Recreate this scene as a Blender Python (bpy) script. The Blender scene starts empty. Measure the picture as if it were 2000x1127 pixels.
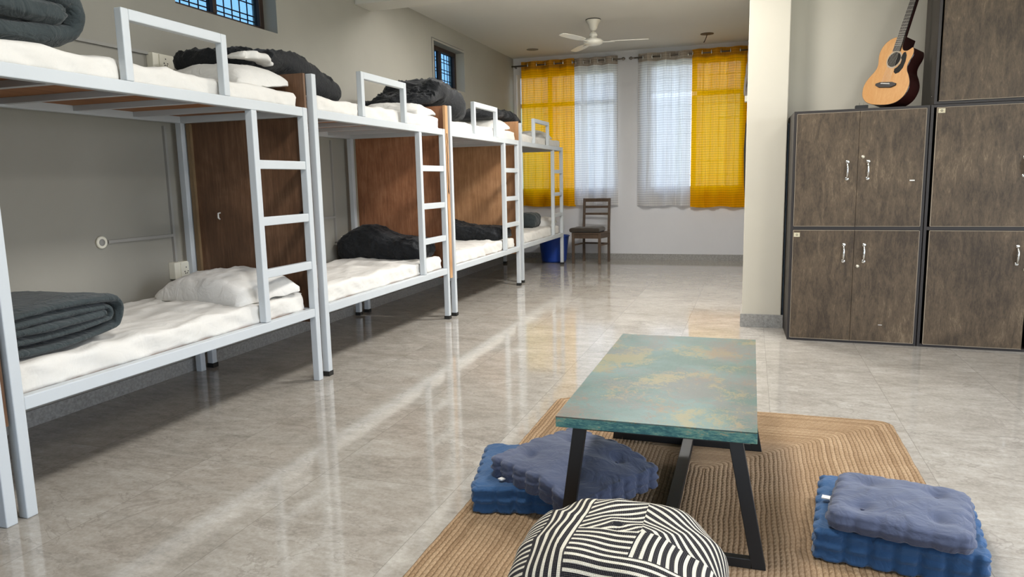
import bpy, bmesh, math, random
from mathutils import Vector, Matrix, noise as MN
random.seed(7)
PI = math.pi
scene = bpy.context.scene
COL = scene.collection

# ------------------------------------------------------------------ camera, light, exposure
F_PX, YAW, PITCH, ROLL, CAM_H = 1411.5, -0.3201, -0.1474, -0.0213, 1.2
def set_camera():
    cy, sy = math.cos(YAW), math.sin(YAW); cp, sp = math.cos(PITCH), math.sin(PITCH)
    fwd = Vector((sy*cp, cy*cp, sp)); right = Vector((cy, -sy, 0)); up = right.cross(fwd)
    cr, sr = math.cos(ROLL), math.sin(ROLL)
    r = cr*right + sr*up; u = -sr*right + cr*up
    m = Matrix((r, u, -fwd)).transposed().to_4x4()
    m.translation = Vector((0, 0, CAM_H))
    cam = bpy.data.cameras.new('camera'); o = bpy.data.objects.new('camera', cam)
    COL.objects.link(o); o.matrix_world = m
    cam.sensor_width = 36; cam.lens = F_PX/2000*36; cam.clip_start = .05; cam.clip_end = 200
    scene.camera = o
set_camera()
scene.view_settings.view_transform = 'Standard'
scene.view_settings.look = 'None'
scene.view_settings.exposure = 0.0
scene.view_settings.gamma = 1
scene.view_settings.use_curve_mapping = False

def make_world():
    w = bpy.data.worlds.new('daylight'); scene.world = w; w.use_nodes = True
    nt = w.node_tree; nt.nodes.clear()
    out = nt.nodes.new('ShaderNodeOutputWorld'); bg = nt.nodes.new('ShaderNodeBackground')
    tc = nt.nodes.new('ShaderNodeTexCoord'); sep = nt.nodes.new('ShaderNodeSeparateXYZ')
    mr = nt.nodes.new('ShaderNodeMapRange'); cr = nt.nodes.new('ShaderNodeValToRGB')
    nt.links.new(tc.outputs['Generated'], sep.inputs[0]); nt.links.new(sep.outputs['Z'], mr.inputs[0])
    mr.inputs[1].default_value = -0.3; mr.inputs[2].default_value = 0.7
    nt.links.new(mr.outputs[0], cr.inputs[0])
    e = cr.color_ramp.elements
    e[0].position = 0.0; e[0].color = (.30, .36, .34, 1)
    e[1].position = 1.0; e[1].color = (.36, .55, .90, 1)
    a = e.new(.27); a.color = (.50, .58, .62, 1)
    a = e.new(.36); a.color = (.70, .82, 1.0, 1)
    nt.links.new(cr.outputs[0], bg.inputs[0]); bg.inputs[1].default_value = WORLD
    nt.links.new(bg.outputs[0], out.inputs[0])
WORLD = 5.5
make_world()

def area(name, loc, rot, sx, sy, power, col):
    l = bpy.data.lights.new(name, 'AREA'); l.shape = 'RECTANGLE'; l.size = sx; l.size_y = sy
    l.energy = power; l.color = col
    o = bpy.data.objects.new(name, l); COL.objects.link(o); o.location = loc; o.rotation_euler = rot
    return o
# ceiling light panels of the near part of the room, then added fill lights out of view
area('ceiling_panel_light', (-.7, 5.0, 2.99), (0, 0, 0), .5, .5, 66, (1, .98, .95))
area('ceiling_panel_light', (-.7, 2.0, 2.99), (0, 0, 0), .5, .5, 60, (1, .98, .95))
area('ceiling_panel_light', (1.6, 2.6, 2.99), (0, 0, 0), .6, .6, 60, (1, .98, .95))
area('light_behind_beam', (-.7, 6.75, 3.0), (0, 0, 0), .7, .4, 120, (1, .985, .96))
area('light_behind_beam', (-2.4, 6.75, 3.0), (0, 0, 0), .6, .4, 14, (1, .98, .95))  # extra lamp added out of view to brighten the far bay
area('side_fill_light', (3.32, 2.2, 1.35), (0, PI/2, 0), 1.7, 3.3, 56, (1, .985, .95))  # unseen fill from the right, added to brighten the wall under the bunks
area('camera_side_fill', (.6, -3.34, 1.2), (PI/2, 0, PI), 3.4, 2.4, 225, (1, .985, .95))  # unseen fill added behind the camera to lift the shadows

# ------------------------------------------------------------------ materials
def lin(r, g, b):
    f = lambda c: ((c/255+.055)/1.055)**2.4 if c > 10.3 else c/255/12.92
    return (f(r), f(g), f(b), 1)
class NT:
    def __init__(s, name):
        s.m = bpy.data.materials.new(name); s.m.use_nodes = True
        s.t = s.m.node_tree; s.t.nodes.clear()
        s.out = s.n('ShaderNodeOutputMaterial')
    def n(s, typ, **k):
        nd = s.t.nodes.new(typ)
        for a, b in k.items(): setattr(nd, a, b)
        return nd
    def put(s, sock, v):
        if hasattr(v, 'is_linked') or hasattr(v, 'links'): s.t.links.new(v, sock)
        else: sock.default_value = v
    def math(s, op, a, b=0.0, c=None, clamp=False):
        nd = s.n('ShaderNodeMath', operation=op); nd.use_clamp = clamp
        s.put(nd.inputs[0], a); s.put(nd.inputs[1], b)
        if c is not None: s.put(nd.inputs[2], c)
        return nd.outputs[0]
    def coord(s, kind='Object'): return s.n('ShaderNodeTexCoord').outputs[kind]
    def mapping(s, v, scale=(1, 1, 1), rot=(0, 0, 0), loc=(0, 0, 0)):
        m = s.n('ShaderNodeMapping'); s.put(m.inputs[0], v)
        m.inputs['Scale'].default_value = scale; m.inputs['Rotation'].default_value = rot; m.inputs['Location'].default_value = loc
        return m.outputs[0]
    def noise(s, v, scale, detail=4, rough=.55, dist=0.0):
        n = s.n('ShaderNodeTexNoise'); s.put(n.inputs['Vector'], v)
        n.inputs['Scale'].default_value = scale; n.inputs['Detail'].default_value = detail
        n.inputs['Roughness'].default_value = rough; n.inputs['Distortion'].default_value = dist
        return n.outputs['Fac']
    def ramp(s, f, stops, interp='LINEAR'):
        r = s.n('ShaderNodeValToRGB'); s.put(r.inputs[0], f); e = r.color_ramp.elements
        r.color_ramp.interpolation = interp
        while len(e) < len(stops): e.new(.5)
        for el, (p, c) in zip(e, stops): el.position = p; el.color = c if len(c) == 4 else (*c, 1)
        return r.outputs[0]
    def mix(s, f, a, b, blend='MIX'):
        m = s.n('ShaderNodeMix', data_type='RGBA', blend_type=blend)
        s.put(m.inputs[0], f); s.put(m.inputs[6], a); s.put(m.inputs[7], b); return m.outputs[2]
    def sep(s, v):
        n = s.n('ShaderNodeSeparateXYZ'); s.put(n.inputs[0], v); return n.outputs
    def bump(s, h, strength=.3, dist=.01, normal=None):
        b = s.n('ShaderNodeBump'); b.inputs['Strength'].default_value = strength; b.inputs['Distance'].default_value = dist
        s.put(b.inputs['Height'], h)
        if normal is not None: s.put(b.inputs['Normal'], normal)
        return b.outputs[0]
    def pbr(s, col, rough=.5, metal=0.0, normal=None, spec=.5, sheen=0, coat=0):
        p = s.n('ShaderNodeBsdfPrincipled'); s.put(p.inputs['Base Color'], col); s.put(p.inputs['Roughness'], rough)
        p.inputs['Metallic'].default_value = metal; p.inputs['Specular IOR Level'].default_value = spec
        if sheen: p.inputs['Sheen Weight'].default_value = sheen
        if coat: p.inputs['Coat Weight'].default_value = coat; p.inputs['Coat Roughness'].default_value = .1
        if normal is not None: s.put(p.inputs['Normal'], normal)
        s.t.links.new(p.outputs[0], s.out.inputs[0]); return p

def m_plain(name, c, rough=.5, metal=0., nscale=0, nstr=.1, var=0., spec=.5, coat=0):
    t = NT(name); col = lin(*c); nrm = None
    if var:
        f = t.noise(t.coord(), 6, 4)
        k = 1-var
        col = t.mix(f, (col[0]*k, col[1]*k, col[2]*k, 1), (min(1, col[0]*(1+var)), min(1, col[1]*(1+var)), min(1, col[2]*(1+var)), 1))
    if nscale: nrm = t.bump(t.noise(t.coord(), nscale, 3), nstr, .004)
    t.pbr(col, rough, metal, nrm, spec, coat=coat); return t.m

def m_wall(name, c, var=.05, bump=.12):
    t = NT(name); v = t.coord(); a = lin(*c)
    f1 = t.noise(v, 1.1, 5, .6, .4); f2 = t.noise(v, 14, 4)
    k0, k1 = 1-var, 1+var
    col = t.mix(t.ramp(f1, [(.3, (0, 0, 0)), (.7, (1, 1, 1))]), (a[0]*k0, a[1]*k0, a[2]*k0, 1), (a[0]*k1, a[1]*k1, a[2]*k1, 1))
    t.pbr(col, .75, 0, t.bump(t.math('ADD', t.math('MULTIPLY', f1, 2.), f2), bump, .006), .25); return t.m

def m_floor():
    t = NT('polished_marble_tile'); v = t.coord(); x, y, z = t.sep(v)
    tx = t.math('MULTIPLY', t.math('ADD', x, 1.68), 1/0.6); ty = t.math('MULTIPLY', t.math('ADD', y, -.09), 1/1.2)
    fx = t.math('ABSOLUTE', t.math('SUBTRACT', t.math('FRACT', tx), .5)); fy = t.math('ABSOLUTE', t.math('SUBTRACT', t.math('FRACT', ty), .5))
    jx = t.math('GREATER_THAN', fx, .5-.0013/0.6); jy = t.math('GREATER_THAN', fy, .5-.0013/1.2)
    joint = t.math('MAXIMUM', jx, jy)
    cell = t.n('ShaderNodeCombineXYZ'); t.put(cell.inputs[0], t.math('FLOOR', tx)); t.put(cell.inputs[1], t.math('FLOOR', ty))
    wn = t.n('ShaderNodeTexWhiteNoise'); t.put(wn.inputs[0], cell.outputs[0])
    off = t.n('ShaderNodeVectorMath', operation='MULTIPLY_ADD'); t.put(off.inputs[0], wn.outputs['Color']); off.inputs[1].default_value = (9, 9, 9); t.put(off.inputs[2], v)
    vv = t.mapping(off.outputs[0], (1.0, 2.0, 1), (0, 0, .25))
    f1 = t.noise(vv, 2.2, 9, .68, .5); f2 = t.noise(vv, 11, 8, .7, .2); f3 = t.noise(v, 60, 5, .7)
    f = t.math('ADD', t.math('ADD', t.math('MULTIPLY', f1, .36), t.math('MULTIPLY', f2, .36)), t.math('MULTIPLY', f3, .28))
    col = t.ramp(f, [(.33, lin(122, 116, 107)), (.46, lin(150, 144, 135)), (.55, lin(166, 161, 152)), (.7, lin(192, 188, 180))])
    # veins
    vn = t.math('ABSOLUTE', t.math('SUBTRACT', t.noise(vv, 1.3, 6, .6, .8), .5))
    vein = t.math('MULTIPLY', t.math('LESS_THAN', vn, .006), .35)
    col = t.mix(vein, col, lin(120, 113, 106))
    tone = t.math('MULTIPLY', t.sep(wn.outputs['Color'])[0], .10)
    col = t.mix(tone, col, lin(150, 140, 126))
    col = t.mix(t.math('MULTIPLY', joint, .55), col, lin(105, 98, 90))
    r = t.math('ADD', t.math('MULTIPLY', f2, .06), .045)
    t.pbr(col, r, 0, t.bump(t.noise(v, 3, 3), .02, .01), .55); return t.m

def m_skirting():
    t = NT('grey_stone_skirting'); v = t.coord(); f = t.noise(v, 60, 6, .7)
    col = t.ramp(f, [(.3, lin(118, 116, 112)), (.7, lin(165, 163, 158))]); x, y, z = t.sep(v)
    t.pbr(col, .35, 0, None, .4); return t.m

def m_steel(name, c):
    t = NT(name); v = t.coord(); a = lin(*c)
    f = t.noise(v, 3, 5, .6); chips = t.math('GREATER_THAN', t.noise(v, 22, 6, .75), .735)
    col = t.mix(f, (a[0]*.93, a[1]*.93, a[2]*.93, 1), (min(1, a[0]*1.06), min(1, a[1]*1.06), min(1, a[2]*1.06), 1))
    col = t.mix(t.math('MULTIPLY', chips, .45), col, lin(120, 88, 66))
    t.pbr(col, .42, 0, t.bump(t.noise(v, 40, 3), .12, .002), .4); return t.m

def m_ply(name, dark, mid, light, rough=.5, axis='z', scale=1., streak=1.):
    t = NT(name); v = t.coord()
    s = {'z': (16*scale, 16*scale, 1.2*scale), 'y': (16*scale, 1.2*scale, 16*scale), 'x': (1.2*scale, 16*scale, 16*scale)}[axis]
    f1 = t.noise(t.mapping(v, s), 2.2, 6, .65, .4*streak); f2 = t.noise(v, 2.6, 4, .6, .5)
    f3 = t.noise(t.mapping(v, tuple(q*5 for q in s)), 2., 3, .6)
    f = t.math('ADD', t.math('ADD', t.math('MULTIPLY', f1, .42), t.math('MULTIPLY', f2, .38)), t.math('MULTIPLY', f3, .2))
    col = t.ramp(f, [(.32, lin(*dark)), (.5, lin(*mid)), (.68, lin(*light))])
    t.pbr(col, rough, 0, t.bump(f3, .1, .002), .35); return t.m

def m_cloth(name, c, c2=None, wv=900, wrinkle=0., rough=.9, sheen=.2, patch=0.12, wscale=7., bump=.25):
    t = NT(name); v = t.coord(); a = lin(*c); b = lin(*c2) if c2 else (a[0]*(1-patch), a[1]*(1-patch), a[2]*(1-patch), 1)
    f = t.noise(v, 9, 5, .6); fine = t.noise(v, wv, 2, .5)
    col = t.mix(f, b, a); col = t.mix(t.math('MULTIPLY', fine, .35), col, (b[0]*.6, b[1]*.6, b[2]*.6, 1))
    n = t.bump(fine, bump, .0015)
    if wrinkle:
        w = t.noise(t.mapping(v, (1, 1, 1.)), wscale, 3, .5, 1.6)
        w = t.math('ABSOLUTE', t.math('SUBTRACT', w, .5))
        n = t.bump(w, wrinkle, .05, n)
    t.pbr(col, rough, 0, n, .2, sheen); return t.m

def m_curtain(name, c, dense, header=False):
    t = NT(name); v = t.coord(); x, y, z = t.sep(v); a = lin(*c)
    wob = t.math('MULTIPLY', t.noise(t.mapping(v, (9, 9, 1)), 1, 2), .012)
    zz = t.math('ADD', z, wob)
    ln = t.math('FRACT', t.math('MULTIPLY', zz, 1/.034)); lx = t.math('FRACT', t.math('MULTIPLY', x, 1/.026))
    line = t.math('LESS_THAN', ln, .2); linx = t.math('LESS_THAN', lx, .14)
    dark = t.math('ADD', t.math('MULTIPLY', line, .5), t.math('MULTIPLY', linx, .15), clamp=True)
    col = t.mix(dark, a, (a[0]*.33, a[1]*.33, a[2]*.38, 1))
    fine = t.noise(t.mapping(v, (300, 300, 60)), 1, 2)
    col = t.mix(t.math('MULTIPLY', fine, .25), col, (a[0]*.7, a[1]*.7, a[2]*.7, 1))
    d = t.n('ShaderNodeBsdfDiffuse'); t.put(d.inputs[0], col)
    tr = t.n('ShaderNodeBsdfTranslucent'); t.put(tr.inputs[0], col)
    tp = t.n('ShaderNodeBsdfTransparent')
    m1 = t.n('ShaderNodeMixShader'); m1.inputs[0].default_value = .6 if not header else .15
    t.put(m1.inputs[1], d.outputs[0]); t.put(m1.inputs[2], tr.outputs[0])
    m2 = t.n('ShaderNodeMixShader'); t.put(m2.inputs[0], t.math('MULTIPLY', t.math('SUBTRACT', 1., dark), 1-dense))
    t.put(m2.inputs[1], m1.outputs[0]); t.put(m2.inputs[2], tp.outputs[0])
    t.t.links.new(m2.outputs[0], t.out.inputs[0]); return t.m

def m_glass(name='window_glass', tint=(1, 1, 1)):
    t = NT(name); tp = t.n('ShaderNodeBsdfTransparent'); tp.inputs[0].default_value = (*tint, 1)
    g = t.n('ShaderNodeBsdfGlossy'); g.inputs['Roughness'].default_value = .02
    m = t.n('ShaderNodeMixShader'); m.inputs[0].default_value = .06
    t.put(m.inputs[1], tp.outputs[0]); t.put(m.inputs[2], g.outputs[0]); t.t.links.new(m.outputs[0], t.out.inputs[0]); return t.m

def m_jute(hx, hy):
    t = NT('braided_jute'); v = t.coord(); x, y, z = t.sep(v)
    wob = t.math('MULTIPLY', t.math('SUBTRACT', t.noise(v, 5, 2), .5), .02)
    dx = t.math('SUBTRACT', hx, t.math('ABSOLUTE', x)); dy = t.math('SUBTRACT', hy, t.math('ABSOLUTE', y))
    # rounded corners: smooth minimum of the two distances
    d = t.math('ADD', t.math('SMOOTH_MIN', dx, dy, .05), wob)
    along = t.math('ADD', x, y)
    q = t.math('MULTIPLY', d, 1/.0175); fr = t.math('FRACT', q)
    ridge = t.math('SINE', t.math('MULTIPLY', fr, PI))
    idn = t.math('FLOOR', q)
    sk = t.math('ABSOLUTE', t.math('SUBTRACT', fr, .5))
    cd = t.math('GREATER_THAN', dy, dx)       # 1 where rows run along y
    al = t.math('ADD', t.math('MULTIPLY', y, cd), t.math('MULTIPLY', x, t.math('SUBTRACT', 1., cd)))
    br = t.math('SINE', t.math('ADD', t.math('MULTIPLY', t.math('ADD', al, t.math('MULTIPLY', sk, .022)), 2*PI/.026), t.math('MULTIPLY', idn, 2.1)))
    strand = t.noise(v, 240, 4, .7); blot = t.noise(v, 3.2, 5, .65, .3)
    rc = t.n('ShaderNodeTexWhiteNoise', noise_dimensions='1D'); t.put(rc.inputs[1], idn)
    tone = t.math('ADD', t.math('MULTIPLY', rc.outputs[0], .14), t.math('ADD', t.math('MULTIPLY', strand, .72), t.math('MULTIPLY', blot, .35)))
    col = t.ramp(tone, [(.3, lin(102, 80, 58)), (.52, lin(144, 118, 90)), (.66, lin(166, 140, 110)), (.9, lin(194, 170, 138))])
    inner = t.ramp(d, [(.40, (0, 0, 0)), (.52, (1, 1, 1))]); col = t.mix(t.math('MULTIPLY', inner, .45), col, lin(122, 108, 94))
    seam = t.math('LESS_THAN', ridge, .30)
    col = t.mix(t.math('MULTIPLY', seam, .5), col, lin(88, 62, 38))
    col = t.mix(t.math('MULTIPLY', t.math('LESS_THAN', br, -.7), .2), col, lin(102, 72, 44))
    h = t.math('ADD', t.math('ADD', ridge, t.math('MULTIPLY', br, .22)), t.math('MULTIPLY', strand, .6))
    t.pbr(col, .95, 0, t.bump(h, .8, .006), .1); return t.m

def m_painted_table():
    t = NT('distressed_teal_paint'); v = t.coord()
    br = t.noise(t.mapping(v, (34, 4, 3)), 3, 5, .7); br2 = t.noise(v, 170, 3, .75); mid = t.noise(v, 34, 6, .8, .6)
    base = t.mix(br, lin(58, 84, 76), lin(86, 110, 101)); base = t.mix(t.math('MULTIPLY', br2, .6), base, lin(48, 74, 70))
    base = t.mix(t.ramp(t.noise(v, 3.1, 4, .6, .4), [(.42, (0, 0, 0)), (.62, (.6, .6, .6))]), base, lin(100, 122, 119))
    def patch(seed, sc, lo, hi, amt, col):
        f = t.math('ADD', t.math('MULTIPLY', t.noise(t.mapping(v, (1, 1, 1), loc=(seed, seed*.7, 0)), sc, 3, .5, .4), .45), t.math('ADD', t.math('MULTIPLY', mid, .32), t.math('MULTIPLY', br2, .23)))
        return t.mix(t.math('MULTIPLY', t.ramp(f, [(lo, (0, 0, 0)), (hi, (1, 1, 1))]), amt), base, col)
    base = patch(3.3, 3.4, .495, .525, .7, lin(98, 95, 90))
    base = patch(7.1, 4.6, .525, .55, .7, lin(132, 120, 78))
    base = patch(11.4, 4.0, .55, .575, .5, lin(108, 88, 74))
    t.pbr(base, .42, 0, t.bump(t.math('ADD', mid, br2), .3, .002), .3); return t.m

def m_edge_paint():
    t = NT('distressed_teal_edge'); v = t.coord(); f = t.math('ADD', t.math('MULTIPLY', t.noise(t.mapping(v, (4, 4, 10)), 3, 3, .6, .8), .45), t.math('MULTIPLY', t.noise(t.mapping(v, (16, 16, 70)), 3, 6, .8, .8), .55))
    col = t.ramp(f, [(.3, lin(28, 66, 74)), (.45, lin(52, 104, 108)), (.55, lin(104, 150, 134)), (.6, lin(168, 142, 110)), (.68, lin(64, 100, 118)), (.75, lin(170, 170, 150))])
    t.pbr(col, .45, 0, t.bump(f, .4, .004), .4); return t.m

def m_laminate():
    t = NT('dark_brown_laminate'); v = t.coord()
    f1 = t.noise(t.mapping(v, (9, 9, 2.2)), 3, 9, .75, .6); f2 = t.noise(t.mapping(v, (60, 60, 12)), 3, 5, .7); f3 = t.noise(v, 2.2, 5, .6, .4)
    f = t.math('ADD', t.math('ADD', t.math('MULTIPLY', f1, .45), t.math('MULTIPLY', f2, .25)), t.math('MULTIPLY', f3, .30))
    col = t.ramp(f, [(.32, lin(34, 26, 17)), (.45, lin(66, 54, 40)), (.55, lin(92, 77, 59)), (.68, lin(138, 119, 95))])
    t.pbr(col, .5, 0, t.bump(f2, .08, .002), .35); return t.m

def m_pouf():
    t = NT('black_and_white_woven_stripes'); uv = t.coord('UV'); x, y, _ = t.sep(uv)
    P = .0225
    def stripes(k, wob=.0):
        q = t.math('ADD', t.math('MULTIPLY', k, 1/P), .6)
        return t.math('GREATER_THAN', t.math('FRACT', q), .40)
    sv = stripes(y); sh = stripes(x)
    sd = stripes(t.math('ADD', t.math('MULTIPLY', x, -.6), t.math('MULTIPLY', y, .8)))
    sd2 = stripes(t.math('ADD', t.math('MULTIPLY', x, .62), t.math('MULTIPLY', y, .78)))
    def sel(f, a, b):   # f ? b : a
        return t.math('ADD', t.math('MULTIPLY', a, t.math('SUBTRACT', 1., f)), t.math('MULTIPLY', b, f))
    # patches (x to the right, y up over the cover, seen from the camera side)
    g1 = t.math('GREATER_THAN', x, -.205); g2 = t.math('GREATER_THAN', x, -.09); g3 = t.math('GREATER_THAN', x, .05)
    top = t.math('GREATER_THAN', y, -.03); midr = t.math('GREATER_THAN', y, -.135)
    right_low = sel(midr, sv, sh); right = sel(top, right_low, sd2)
    centre = sel(top, sv, sd)
    f = sel(g1, sv, sh); f = sel(g2, f, centre); f = sel(g3, f, right)
    v = t.coord(); wx = t.math('SINE', t.math('MULTIPLY', t.math('ADD', x, y), 2*PI/.0085)); wy = t.math('SINE', t.math('MULTIPLY', t.math('SUBTRACT', x, y), 2*PI/.0085))
    w = t.math('MULTIPLY', wx, wy)
    black = t.mix(t.math('GREATER_THAN', w, .35), lin(24, 24, 30), lin(92, 88, 86)); white = t.mix(t.math('GREATER_THAN', w, .3), lin(222, 216, 200), lin(188, 180, 162))
    col = t.mix(f, white, black)
    t.pbr(col, .9, 0, t.bump(w, .5, .003), .15); return t.m

M = {}
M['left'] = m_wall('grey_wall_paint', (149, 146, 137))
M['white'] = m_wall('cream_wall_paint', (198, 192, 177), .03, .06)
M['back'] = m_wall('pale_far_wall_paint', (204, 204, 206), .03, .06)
M['ceil'] = m_wall('ceiling_paint', (200, 198, 192), .02, .04)
M['beam'] = m_wall('beam_paint', (204, 201, 192), .02, .04)
M['floor'] = m_floor()
M['skirt'] = m_skirting()
M['steel'] = m_steel('pale_grey_enamel', (190, 195, 198))
M['cap'] = m_plain('black_rubber_cap', (30, 29, 27), .6)
M['ply1'] = m_ply('dark_brown_plywood', (66, 48, 36), (102, 74, 54), (136, 104, 80), .4)
M['ply2'] = m_ply('red_brown_plywood', (100, 64, 44), (146, 98, 68), (180, 130, 96), .4, scale=1.8)
M['ply3'] = m_ply('light_brown_plywood', (124, 88, 58), (162, 120, 84), (194, 152, 114), .5)
M['plyb'] = m_ply('bed_base_plywood', (92, 56, 30), (146, 96, 56), (180, 128, 82), .6, 'y')
M['pine'] = m_ply('pine_batten', (150, 110, 74), (182, 142, 102), (206, 170, 130), .6)
M['batten'] = m_ply('dull_wood_batten', (98, 78, 54), (124, 102, 74), (146, 122, 92), .6)
M['sheet'] = m_cloth('white_bed_sheet', (224, 222, 216), (214, 210, 203), 500, .15, .85, .1, wscale=5, bump=.08)
M['pillow'] = m_cloth('white_pillowcase', (226, 224, 219), (214, 211, 205), 500, .2, .85, .1, wscale=9, bump=.08)
M['duvet'] = m_cloth('dark_slate_duvet_cloth', (66, 74, 75), (48, 55, 57), 420, .5, .9, .15, wscale=10)
M['duvetb'] = m_cloth('black_duvet_cloth', (34, 36, 39), (20, 22, 25), 420, .35, .62, .08, wscale=16)
M['blue1'] = m_cloth('navy_blue_cotton', (54, 90, 130), (40, 70, 106), 700, .25, .9, .2, wscale=12)
M['blue2'] = m_cloth('grey_blue_cotton', (82, 90, 112), (68, 75, 98), 700, .25, .9, .25, wscale=10)
M['tuft'] = m_cloth('tuft_thread', (66, 72, 94), None, 700)
M['label'] = m_plain('white_tag', (230, 228, 222), .7)
M['laminate'] = m_laminate()
M['frame'] = m_plain('dark_cabinet_edge', (36, 29, 25), .5, var=.15)
M['lamside'] = m_ply('dark_cabinet_side', (38, 33, 29), (52, 46, 41), (66, 60, 54), .5)
M['edgeline'] = m_plain('pale_edge_banding', (168, 154, 134), .6)
M['chrome'] = m_plain('chrome', (225, 225, 222), .16, 1.0)
M['brass'] = m_plain('lock_metal', (212, 204, 184), .35, .6)
M['tag'] = m_plain('paper_number_tag', (198, 188, 160), .8)
M['ink'] = m_plain('black_ink', (30, 28, 26), .8)
M['black'] = m_plain('black_powder_coated_steel', (15, 15, 16), .5, nscale=60, nstr=.05)
M['table'] = m_painted_table(); M['edge'] = m_edge_paint()
M['curY'] = m_curtain('yellow_curtain_cloth', (250, 181, 14), .98)
M['curYh'] = m_curtain('yellow_curtain_header', (196, 138, 44), 1., True)
M['curW'] = m_curtain('white_curtain_cloth', (238, 236, 233), .94)
M['curWh'] = m_curtain('grey_curtain_header', (176, 164, 150), 1., True)
M['rod'] = m_plain('dark_metal_rod', (120, 112, 104), .35, .8)
M['glass'] = m_glass('window_glass', (.82, .82, .82)); M['tint'] = m_glass('blue_tinted_glass', (.30, .42, .50)); M['glassg'] = m_glass('greenish_window_glass', (.80, .86, .74))
M['winbrown'] = m_ply('dark_window_wood', (30, 22, 18), (46, 34, 28), (64, 48, 38), .5)
M['winwhite'] = m_plain('white_window_frame', (206, 206, 202), .5)
M['iron'] = m_plain('window_grille_iron', (34, 40, 52), .5, .5)
M['socket'] = m_plain('ivory_plastic', (226, 222, 206), .4, var=.05)
M['fan'] = m_plain('white_fan_enamel', (222, 220, 210), .35, var=.06)
M['chair'] = m_ply('dark_chair_wood', (54, 42, 32), (78, 62, 48), (100, 82, 64), .5, scale=2)
M['seatcloth'] = m_cloth('dark_patched_cushion_cloth', (74, 66, 56), (46, 40, 36), 300)
M['basket'] = m_plain('blue_woven_plastic', (24, 62, 148), .35, nscale=90, nstr=.6, var=.25)
M['spruce'] = m_ply('spruce_guitar_top', (190, 132, 74), (196, 146, 92), (210, 164, 110), .3, scale=1.5, streak=.2)
M['mahog'] = m_plain('dark_mahogany_sides', (44, 18, 16), .2, coat=.6, var=.2)
M['ebony'] = m_plain('dark_fretboard', (38, 32, 28), .5)
M['fret'] = m_plain('fret_metal', (180, 176, 165), .3, 1.)
M['hole'] = m_plain('dark_inside_of_soundhole', (20, 15, 12), .9)
M['pick'] = m_plain('black_pickguard', (22, 22, 22), .2)
M['bluegrey'] = m_plain('blue_grey_strip', (96, 108, 118), .6, var=.06)
M['greycloth'] = m_cloth('grey_hanging_cloth', (158, 150, 142), None, 300)
M['greytrim'] = m_plain('grey_paint_line', (112, 110, 106), .7)
M['conduit'] = m_wall('grey_painted_conduit', (150, 148, 143))
M['pouf'] = m_pouf()
M['hookm'] = m_plain('brown_metal', (66, 52, 44), .6)

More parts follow.
